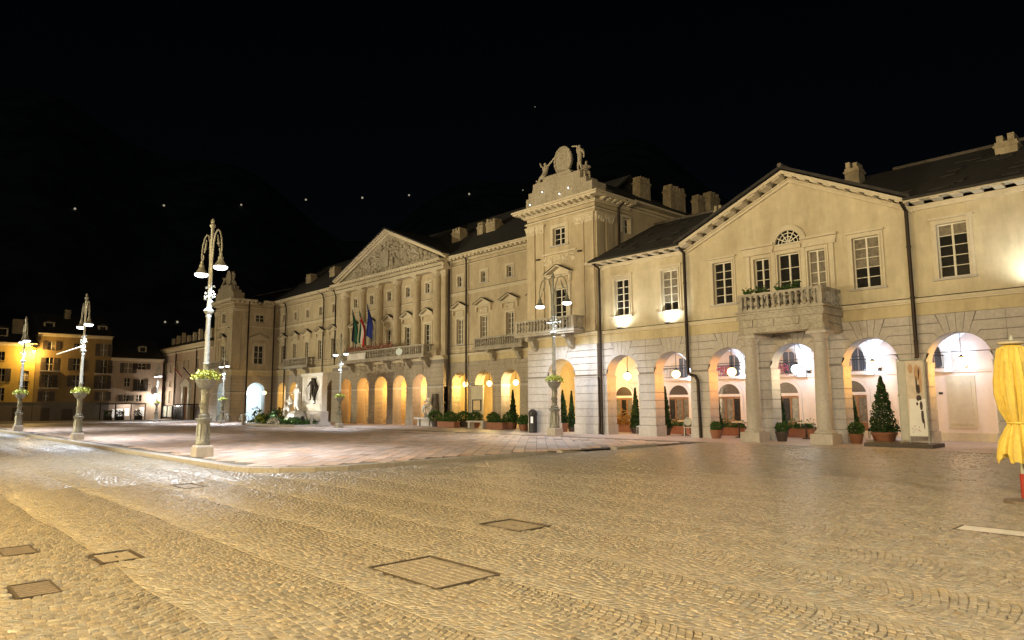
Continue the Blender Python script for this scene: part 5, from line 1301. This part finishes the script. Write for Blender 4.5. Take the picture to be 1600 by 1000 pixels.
# war memorial
t = thing("war_memorial", "floodlit white marble war memorial with dark bronze relief behind the flower bed", "monument", (-54.4, 27.6, 0))
m = MB(); m.box(-2.0, 2.0, -.2, .5, .3, 1.15); m.box(-2.2, 2.2, -.5, .6, 0, .298); part("base", m, STONE, t)
m = MB(); m.box(-1.75, 1.75, 0, .45, 1.152, 4.1); m.box(-1.95, 1.95, -.08, .5, 4.102, 4.32); part("stele", m, MARBLE, t)
m = MB(); m.box(-.9, 1.6, -.06, -.003, 1.25, 1.75); part("inscription_panel", m, mat("inscription_marble", (.62, .58, .5), .6, .3, 20), t)
BRONZE = mat("dark_bronze", (.035, .028, .022), .45, .3, 10, metal=.7)
r1 = dict(STAND); figure("bronze_figure", r1, FE, BRONZE, t, (.25, -.12, 2.05), 1.05, .4); figure("bronze_figure", dict(STAND, hl=(-.7,0,1.5,.06), el=(-.45,0,1.35,.06)), FE, BRONZE, t, (.75, -.1, 1.75), 1.0, -.5)
m = MB(); m.add([(.05,-.02,3.6),(.5,-.02,3.9),(1.2,-.02,3.1),(.9,-.02,2.6),(.55,-.02,3.3),(.05,-.15,3.6),(.5,-.15,3.9),(1.2,-.15,3.1),(.9,-.15,2.6),(.55,-.15,3.3)], [(0,1,2,3,4),(9,8,7,6,5),(0,5,6,1),(1,6,7,2),(2,7,8,3),(3,8,9,4),(4,9,5,0)]); part("bronze_wing", m, BRONZE, t)
t2 = thing("marble_soldier", "white marble figures on a rock in front of the war memorial", "statue", (-55.7, 26.9, 0))
m = MB(); m.lathe([(1.0, 0), (1.05, .4), (.8, .9), (.5, 1.2), (.1, 1.3)], n=9); part("rock", m, MARBLE, t2)
figure("figure", dict(STAND, hr=(.6,-.2,1.2,.05), er=(.4,-.1,1.25,.05)), FE, MARBLE, t2, (.25, -.1, 1.0), 1.4, .2); figure("kneeling_figure", SEAT, FE, MARBLE, t2, (-.55, -.35, .75), 1.3, .5)
for i, (x, y, tx, p) in enumerate([(-55.2, 25.2, .1, 2600), (-53.0, 25.2, -.6, 2400), (-56.6, 24.9, .9, 2200)]):  # the third spotlight is added to brighten the marble figures
    s = thing("ground_spotlight", ["ground spotlight left in front of the war memorial", "ground spotlight right in front of the war memorial", "added ground spotlight at the far left brightening the marble figures"][i], "spotlight", (x, y, .02)); m = MB(); m.lathe([(.1, 0), (.12, .2), (.1, .22)], n=10); part("housing", m, IRON, s); m = MB(); m.lathe([(.09, .221), (.02, .23)], n=10); part("lens", m, BULB, s)
    light('SPOT', "spotlight_lamp", (0, 0, .3), p, (1, .95, .92), s, size=.06, target=(tx, 2.2, 2.6), spot=85)
# flower bed
m = MB(); m.box(-60.2, -50.6, 24.3, 26.6, .0, .16); fb = single("flower_bed", m, KERBM, "low kerbed bed of shrubs and flowers in front of the war memorial", "flower bed")
def bush(pts_n, x0, x1, y0, y1, hmax, leaf, name, sz=.11):
    f = MB(); P = []
    while len(P) < pts_n:
        x, y = random.uniform(x0, x1), random.uniform(y0, y1); h = hmax*(.55+.45*math.sin(x*3.1+y*2)*math.sin(x*1.3))*random.uniform(.2, 1); P.append((x, y, .16+abs(h)))
    f.leaves(P, sz); part(name, f, leaf, fb, kind='stuff')
bush(2600, -60.0, -50.8, 24.5, 26.4, .62, LEAF2, "bed_shrubs"); bush(1300, -59.3, -56.2, 24.6, 26.2, 1.35, LEAF, "tall_shrubs", .13); bush(400, -58.6, -57.0, 24.5, 25.2, 1.3, FLOWER, "yellow_flowers", .1); bush(300, -55.9, -53.6, 24.4, 25.0, .6, mat("white_flowers", (.75, .72, .65), .7, .2, 8), "white_flowers", .1)
# bollards by the bed and the memorial
for i, (x, y, h, c) in enumerate([(-51.0, 25.9, .95, KERBM), (-51.9, 25.6, .8, IRON), (-59.9, 24.1, .95, KERBM)]):
    m = MB(); m.lathe([(.13, 0), (.13, h*.8), (.15, h*.84), (.14, h*.95), (.03, h)], n=12); single("bollard", m, c, ["pale bollard at the right end of the flower bed", "dark bollard in front of the right end of the flower bed", "pale bollard at the left end of the flower bed"][i], "bollard", (x, y, .01), smooth=True, group="bollards round the flower bed")
def bicycle(x, y, rz, label):
    t = thing("bicycle", label, "bicycle", (x, y, .01), rz, group="parked bicycles")
    for wx in (-.52, .52):
        m = MB(); m.tube([(wx+.33*math.cos(2*PI*k/20), 0, .34+.33*math.sin(2*PI*k/20)) for k in range(21)], .022, 6)
        for k in range(8): m.tube([(wx, 0, .34), (wx+.32*math.cos(k*PI/4), 0, .34+.32*math.sin(k*PI/4))], .004, 3)
        part("wheel", m, IRON, t)
    m = MB()
    for a, b in (((-.52,.34),(-.2,.8)),((-.52,.34),(-.08,.3)),((-.08,.3),(-.22,.85)),((-.08,.3),(.38,.78)),((-.2,.76),(.36,.84)),((.52,.34),(.36,.95))): m.tube([(a[0],0,a[1]),(b[0],0,b[1])], .02, 6)
    part("frame", m, GREYC, t)
    m = MB(); m.tube([(.42,-.28,1.0),(.36,0,.97),(.42,.28,1.0)], .014, 6); part("handlebar", m, IRON, t)
    m = MB(); m.taper(-.24, 0, .86, .92, .12, .13, .04, .07); part("saddle", m, IRON, t)
bicycle(-68.6, 27.6, .3, "bicycle leaning by the far left tower arch"); bicycle(-51.6, 28.6, -.4, "bicycle parked between the war memorial and the dark street lamp"); bicycle(-70.2, 26.3, .6, "bicycle at the foot of the street lamp by the far left tower")
# flags on the central balcony
def flag(x, z0, cols, label, w=1.2):
    t = thing("flag", label, "flag", (x, YCG-.95, 5.7), group="flags on the central balcony")
    m = MB(); m.tube([(0,0,0),(0.05,-.35,6.6)], [.035,.022], 8); m.ball((.05,-.35,6.65), .06, 8); part("flagpole", m, SASH, t)
    n, k = 20, 10
    for ci, c in enumerate(cols):
        v = []
        for i in range(n+1):
            q = i/n
            for j in range(k+1):
                s = (ci+j/k)/len(cols)
                spread = .12+.42*math.sin(min(1, q*1.25)*PI*.62)
                v.append((.02+s*spread*w*1.45-.1+.05*math.sin(s*9+q*3), -.22-.10*math.sin(s*14+q*2)-.04*math.cos(q*7), z0-5.7+1.55-q*2.9-.55*s*(1-q)-.35*s))
        m = MB(); m.add(v, [(i*(k+1)+j, i*(k+1)+j+1, (i+1)*(k+1)+j+1, (i+1)*(k+1)+j) for i in range(n) for j in range(k)]); o = part("flag_cloth", m, c, t, True)
FB = mat("flag_black_cloth", (.012, .016, .03), .85, .2); FG = mat("flag_green_cloth", (.01, .10, .05), .85, .2); FW = mat("flag_white_cloth", (.7, .68, .66), .85, .05); FR = mat("flag_red_cloth", (.5, .015, .02), .85, .1); FBL = mat("flag_blue_cloth", (.015, .03, .22), .85, .15)
flag(-55.6, 8.7, (FB, FG), "dark drooping flag left of the Italian tricolour on the balcony"); flag(-54.4, 8.5, (FG, FW, FR), "green white and red drooping flag on the balcony"); flag(-53.1, 9.0, (FBL,), "dark blue drooping flag right of the tricolour on the balcony")

# ================================================================== BUILDINGS OF THE FAR SIDE
XB = -97.0; FB_ = sideR(XB)
def house(name, label, y0, y1, z1, wallm, wins_, roof_h, base=2.1, eave=.6, basem=None):
    t = thing(name, label, "building", (XB, (y0+y1)/2, 0), world=True)
    m = wall_holes(FB_, y0, y1, base, z1, [hole(w[0], w[1], w[2], w[3]) for w in wins_], dep=.2); part("wall", m, wallm, t)
    m = MB(); m.box(XB-10, XB-.3, y0, y0+.2, 0, z1); m.box(XB-10, XB-.3, y1-.2, y1, 0, z1); m.box(XB-10.2, XB-10, y0, y1, 0, z1); part("side_walls", m, wallm, t)
    m = MB(FB_); m.box(y0, y1, -.3, .06, 0, base-.003); m.box(y0, y1, -.1, .1, base-.0, base+.1); part("ground_floor", m, basem or STONE_D, t)
    m = MB(FB_); m.box(y0, y1, -.1, eave, z1+.003, z1+.1); m.box(y0, y1, -.1, .15, z1-.25, z1-.02); part("eaves", m, TRIM, t)
    r = MB(); r.prism([(XB+eave+.05, z1+.103), (XB-5, z1+roof_h), (XB-10.4, z1+.103)], y0-.1, y1+.1); rf_ = part("roof", r, ROOF, t)
    for w in wins_:
        f = MB(FB_); a, b = w[0]-w[1]/2, w[0]+w[1]/2
        f.box(a-.1, a, 0, .03, w[2], w[3]); f.box(b, b+.1, 0, .03, w[2], w[3]); f.box(a-.1, b+.1, 0, .03, w[3], w[3]+.1); f.box(a-.14, b+.14, 0, .1, w[2]-.08, w[2]); o = part("window", f, wallm, t)
        p = MB(FB_); p.box(a, b, -.16, -.14, w[2], w[3]); part("pane", p, CURTAIN if random.random() < .25 else GLASS, o)
        p = MB(FB_); p.box(w[0]-.03, w[0]+.03, -.14, -.1, w[2], w[3]); p.box(a, b, -.14, -.11, (w[2]+w[3])/2-.02, (w[2]+w[3])/2+.02); part("sash", p, SASH, o)
        if w[4]:
            for s in (-1, 1):
                p = MB(FB_); c = w[0]+s*(w[1]/2+.30); p.box(c-.25, c+.25, .031, .07, w[2], w[3])
                for q in range(int((w[3]-w[2])/.12)): p.box(c-.2, c+.2, .07, .085, w[2]+.04+q*.12, w[2]+.10+q*.12)
                part("shutter", p, SHUT, o)
        if w[5]:
            p = MB(FB_); p.box(w[0]-.95, w[0]+.95, 0, .7, w[2]-.15, w[2]-.03); bal = part("balcony", p, STONE, t)
            p = MB(FB_); p.box(w[0]-.95, w[0]+.95, .66, .7, w[2]+.8, w[2]+.85)
            for q in range(16): p.box(w[0]-.94+q*.125-.012, w[0]-.94+q*.125+.012, .665, .69, w[2]-.03, w[2]+.8)
            part("railing", p, IRON, bal)
    return t, rf_
def dormer(rf_, y, z, w=.9, h=.9):
    m = MB(FB_); m.box(y-w/2, y+w/2, -1.9, -1.2, z, z+h); o = part("dormer", m, TRIM, rf_)
    p = MB(FB_); p.box(y-w/3, y+w/3, -1.199, -1.18, z+.15, z+h-.1); part("pane", p, GLASS, rf_)
    p = MB(FB_); p.prism([(y-w/2-.1, z+h), (y+w/2+.1, z+h), (y, z+h+.3)], -2.2, -1.1); part("dormer_roof", p, ROOF, rf_)
yh, yr = house("yellow_house", "bright yellow rendered house lit by the sodium lamp at the left edge", 2.0, 14.45, 8.85, YELWALL, [(11.2, .6, 6.9, 7.9, 0, 0), (11.35, .6, 4.5, 6.0, 1, 0), (11.45, .55, 2.35, 3.8, 0, 0), (13.55, .7, 4.7, 5.8, 0, 0), (13.55, .7, 3.4, 4.6, 0, 0), (8.6, .8, 4.5, 6.0, 1, 0), (8.6, .8, 6.8, 8.0, 0, 0), (5.6, .8, 4.5, 6.0, 1, 0)], 2.6)
dormer(yr, 11.3, 9.7, 1.0, 1.0); chimney(yr, XB-2.6, 12.8, 9.5, 11.7, .8, 1.0, 2)
oh, orr = house("ochre_house", "tall ochre house with shuttered balcony windows between the yellow and rose houses", 14.5, 22.25, 10.15, OCHWALL, [(15.95, .7, 8.3, 9.3, 1, 0), (15.85, .7, 5.9, 7.4, 1, 1), (15.85, .7, 3.9, 5.35, 1, 1), (15.75, .6, 2.35, 3.45, 1, 0), (18.5, .6, 8.6, 9.2, 0, 0), (18.6, .7, 6.0, 7.4, 1, 0), (18.65, .7, 4.05, 5.4, 1, 0), (21.4, .75, 7.8, 9.3, 1, 0), (21.5, .75, 5.7, 7.35, 1, 1), (21.45, .75, 3.8, 5.4, 1, 1), (21.6, .65, 2.35, 3.45, 1, 0)], 3.0)
dormer(orr, 15.75, 10.7, 1.1, 1.0); dormer(orr, 21.4, 10.65, 1.0, 1.0); chimney(orr, XB-4, 18.0, 12.2, 13.4, .6, .6, 2)
rh, rr_ = house("rose_house", "low rose plastered house behind the bar terrace", 22.3, 28.3, 7.55, PNKWALL, [(24.25, .8, 5.8, 7.05, 1, 0), (25.8, .9, 6.3, 7.05, 1, 0), (24.2, .6, 4.15, 5.15, 0, 0), (25.75, .65, 3.6, 5.05, 1, 1), (24.2, .6, 2.3, 3.05, 1, 0), (25.65, .6, 2.3, 3.05, 0, 0)], 3.0, basem=PNKWALL)
dormer(rr_, 26.1, 8.5, .9, .8)
for a, b, c, d in ((15.3, 16.2, 0, 1.5), (17.4, 18.5, 0, 1.4), (12.6, 13.6, 0, 1.6)):
    m = MB(FB_); m.box(a, b, .061, .09, c+.02, d); part("shop_door", m, SHUT, oh if a > 14 else yh)
# lit shop windows of the bar
bar = thing("bar_front", "white lit bar windows under a dark awning in front of the rose house", "shop front", (XB, 23.5, 0), world=True)
m = MB(FB_)
for a, b, c, d in ((22.7, 22.95, .3, 1.3), (23.2, 23.85, .35, 1.35), (24.1, 24.6, .45, 1.4), (25.35, 25.5, .4, 1.3), (25.8, 26.3, .4, 1.5)):
    p = MB(FB_); p.box(a, b, .065, .1, c, d); part("lit_window", p, LITWIN, bar)
m = MB(FB_); m.box(20.9, 26.0, .1, 2.2, 1.9, 2.02); part("awning", m, SHUT, bar)
for y in (20.95, 22.6, 24.3, 25.9): m = MB(FB_); m.box(y-.05, y+.05, 2.05, 2.15, 0, 1.9); part("post", m, IRON, bar)
light('POINT', "bar_lamp", (XB+1.0, 24.2, 1.75), 260, (1, .93, .85), size=.1)
for i, y in enumerate((21.6, 22.9, 24.9)):
    t = thing("terrace_hedge", ["dark hedge planter under the left end of the awning", "dark hedge planter in the middle of the bar terrace", "dark hedge planter at the right of the bar terrace"][i], "planter", (XB+3.0, y, 0)); m = MB(); m.box(-.25, .25, -.4, .4, 0, .5); part("box", m, IRON, t)
    f = MB(); f.leaves([(random.uniform(-.25, .25), random.uniform(-.45, .45), .5+random.random()*.7) for _ in range(160)], .12); part("foliage", f, LEAF, t, kind='stuff')
# sodium lamp on the yellow house, cold wall lamp by the rose house
t = thing("wall_lamp", "glowing sodium lamp on the wall of the yellow house", "wall lamp", (XB+.7, 14.15, 8.1)); m = MB(); m.tube([(-.7, 0, .1), (0, 0, .12)], .03, 6); m.lathe([(.16, 0), (.05, .12)], n=10); part("bracket", m, IRON, t); m = MB(); m.ball((0, 0, -.06), .16, 10, (1, 1, .7)); part("bulb", m, SODG, t, True)
light('POINT', "lamp_light", (.25, -.1, -.35), 3600, SODIUM, t, size=.15)
t = thing("wall_lamp", "bright white wall lamp beside the rose house at the corner", "wall lamp", (XB+.6, 27.4, 3.1)); m = MB(); m.tube([(-.6, 0, .1), (0, 0, .12)], .03, 6); m.lathe([(.16, 0), (.05, .12)], n=10); part("bracket", m, IRON, t); m = MB(); m.ball((0, 0, -.06), .2, 10); part("bulb", m, BULB, t, True)
light('POINT', "lamp_light", (.3, 0, -.3), 1300, (1, .9, .75), t, size=.15)
# curved low building left of the far tower
YL = 29.0; FL_ = front(YL)
low = thing("corner_palace", "long two storey cream building with a row of chimneys beyond the far left tower", "building", (-90, YL, 0), world=True)
lw_ = [(-97.7, .75, 5.9, 7.15), (-96.0, .75, 5.9, 7.15), (-90.9, .7, 6.1, 7.3), (-89.3, .7, 6.1, 7.3), (-98.1, .8, 4.15, 4.75), (-96.0, .7, 4.1, 4.7), (-98.0, .8, 2.05, 3.55), (-95.9, .8, 2.05, 3.55), (-86.2, .8, 6.1, 7.3), (-83.6, .8, 6.1, 7.3), (-93.4, .8, 6.0, 7.2)]
m = wall_holes(FL_, -101.0, LX0, 0.0, 8.5, [hole(*w) for w in lw_]); part("wall", m, PNKWALL, low)
for w in lw_: window(FL_, low, w[0], w[1], w[2], w[3], rows=2, fw_=.1, cap=False)
m = MB(FL_); m.box(-101.3, LX0-.1, 0, .15, 8.25, 8.45); m.box(-101.4, LX0-.1, 0, .6, 8.8, 9.05); m.box(-101.35, LX0-.1, 0, .35, 8.55, 8.797); part("cornice", m, TRIM, low)
m = MB(); m.box(-101, -100.8, YL, YL+9, 0, 8.5); part("end_wall", m, PNKWALL, low)
r = MB(); r.yprism([(YL-.7, 9.053), (YL+5, 11.6), (YL+10, 9.06)], -101.5, LX0-.1); rl = part("roof", r, ROOF, low)
for k in range(8): chimney(rl, -98.6+k*2.05, YL+.9, 9.4, 10.35+.2*(k % 3), .34, .4, 2, m=TRIM)
m = MB(FL_); m.box(-90.7, -90.2, 0, .3, 0, 4.0); m.box(-88.5, -88.0, 0, .3, 0, 4.0); m.box(-90.8, -87.9, 0, .4, 4.0, 4.4); m.prism([(-90.9, 4.403), (-87.8, 4.403), (-89.35, 5.0)], 0, .3); pt = part("portal", m, MARBLE, low)
m = MB(FL_); m.box(-90.2, -88.5, 0.0, .05, 0.02, 3.9); part("door", m, WOOD, pt)
for x in (-94.0, -86.5): pipe(low, [(x, YL-.1, 8.8), (x, YL-.1, 0)], .07)
for i, x in enumerate((-96.9, -94.9)):
    t = thing("lit_showcase", ["left glowing showcase on the wall of the far cream building", "right glowing showcase on the wall of the far cream building"][i], "showcase", (x, YL-.15, .2)); m = MB(); m.box(-.85, .85, -.1, .14, 0, 1.55); part("frame", m, IRON, t); m = MB(); m.box(-.75, .75, -.115, -.101, .1, 1.45); part("lit_panel", m, mat("lit_showcase_panel", (.7, .75, .6), .5, .5, 3, emit=(.85, .9, .7), estr=.25), t)
t = thing("terrace_enclosure", "dark glazed terrace enclosure against the cream building left of the tower", "terrace", (-86.5, YL-1.2, 0))
for k in range(5): m = MB(); m.box(-1.7+k*.85-.04, -1.7+k*.85+.04, -.7, -.62, 0, 1.8); part("post", m, IRON, t)
m = MB(); m.box(-1.74, 1.74, -.72, 1.0, 1.8, 1.9); part("top_rail", m, IRON, t)
for k in range(4): m = MB(); m.box(-1.66+k*.85, -.89+k*.85, -.68, -.66, .1, 1.7); part("pane", m, GLASS, t)
for i, x in enumerate((-90.9, -87.7)):
    t = thing("facade_flag", ["left drooping dark red flag above the portal of the cream building", "right drooping flag above the portal of the cream building"][i], "flag", (x, YL-.1, 5.2)); m = MB(); m.tube([(0, 0, 0), (-.2, -1.1, 1.3)], .03, 6); part("flagpole", m, SASH, t)
    m = MB(); v = []
    for q in range(8):
        for s in range(5): v.append((-.2+.1*s+.05*q, -1.05+.12*q+.05*math.sin(s*2.), 1.25-.16*q-.1*s))
    m.add(v, [(q*5+s, q*5+s+1, (q+1)*5+s+1, (q+1)*5+s) for q in range(7) for s in range(4)]); part("flag_cloth", m, FR if i == 0 else FB, t, True)

# ================================================================== NIGHT HILLS WITH DISTANT LAMPS
def hill_z(x, y):
    r = math.hypot(x, y); q = max(0, (r-220)/300)
    return min(1.25, q)**1.15*150*(1+.18*math.sin(math.atan2(y, x)*9)+.08*math.sin(math.atan2(y, x)*23+1))-2
v = []; f = []; NA, NRR = 60, 18
for i in range(NA+1):
    a = math.radians(60+130*i/NA)
    for j in range(NRR+1):
        r = 220+j*36; x, y = r*math.cos(a), r*math.sin(a); v.append((x, y, hill_z(x, y)))
for i in range(NA):
    for j in range(NRR): f.append((i*(NRR+1)+j, i*(NRR+1)+j+1, (i+1)*(NRR+1)+j+1, (i+1)*(NRR+1)+j))
m = MB(); m.add(v, f); structure("hills", m, HILL, True)
HD = [((-590.7,105.3,148.0),"leftmost of the row of lamps on the dark hillside"),((-577.5,162.7,158.8),"second lamp from the left in the hillside row"),((-559.6,216.5,165.8),"third lamp from the left in the hillside row"),((-539.2,263.1,174.9),"hillside lamp left of the pediment tip"),((-517.1,304.3,179.9),"hillside lamp just left above the pediment"),((-495.7,338.1,184.2),"hillside lamp above the right side of the pediment"),((-464.1,380.3,186.7),"hillside lamp above the wing roof chimneys"),((-432.4,415.9,190.3),"faint hillside lamp beside the tower sculpture"),((-424.4,424.2,267.4),"single faint lamp high above all the other hillside lamps"),((-576.0,167.8,66.5),"left of the two low lamps above the cream building"),((-573.6,176.0,66.9),"right of the two low lamps above the cream building")]
for i, (p, lb_) in enumerate(HD):
    P = Vector(p)-CAM; lo, hi = .3, 1.25
    k = 1.0
    for s in np.linspace(.35, 1.35, 300):      # where the sight line meets the hillside
        q = CAM+P*s
        if hill_z(q.x, q.y) >= q.z-1.5: k = s; break
    q = CAM+P*k; ht = 3.0
    t = thing("hillside_lamp", lb_, "distant lamp", (q.x, q.y, q.z-ht), group="lamps along the dark hillside")
    m = MB(); m.lathe([(.12, 0), (.08, ht-.3)], n=6); part("post", m, IRON, t)
    m = MB(); m.ball((0, 0, ht), (.85, .85, .8, .85, .95, .85, .9, .5, .4, .8, .9)[i]*k, 8); part("globe", m, mat("distant_lamp_glow", (1, 1, 1), .5, 0, emit=(1, .88, .62), estr=1.1), t, True)
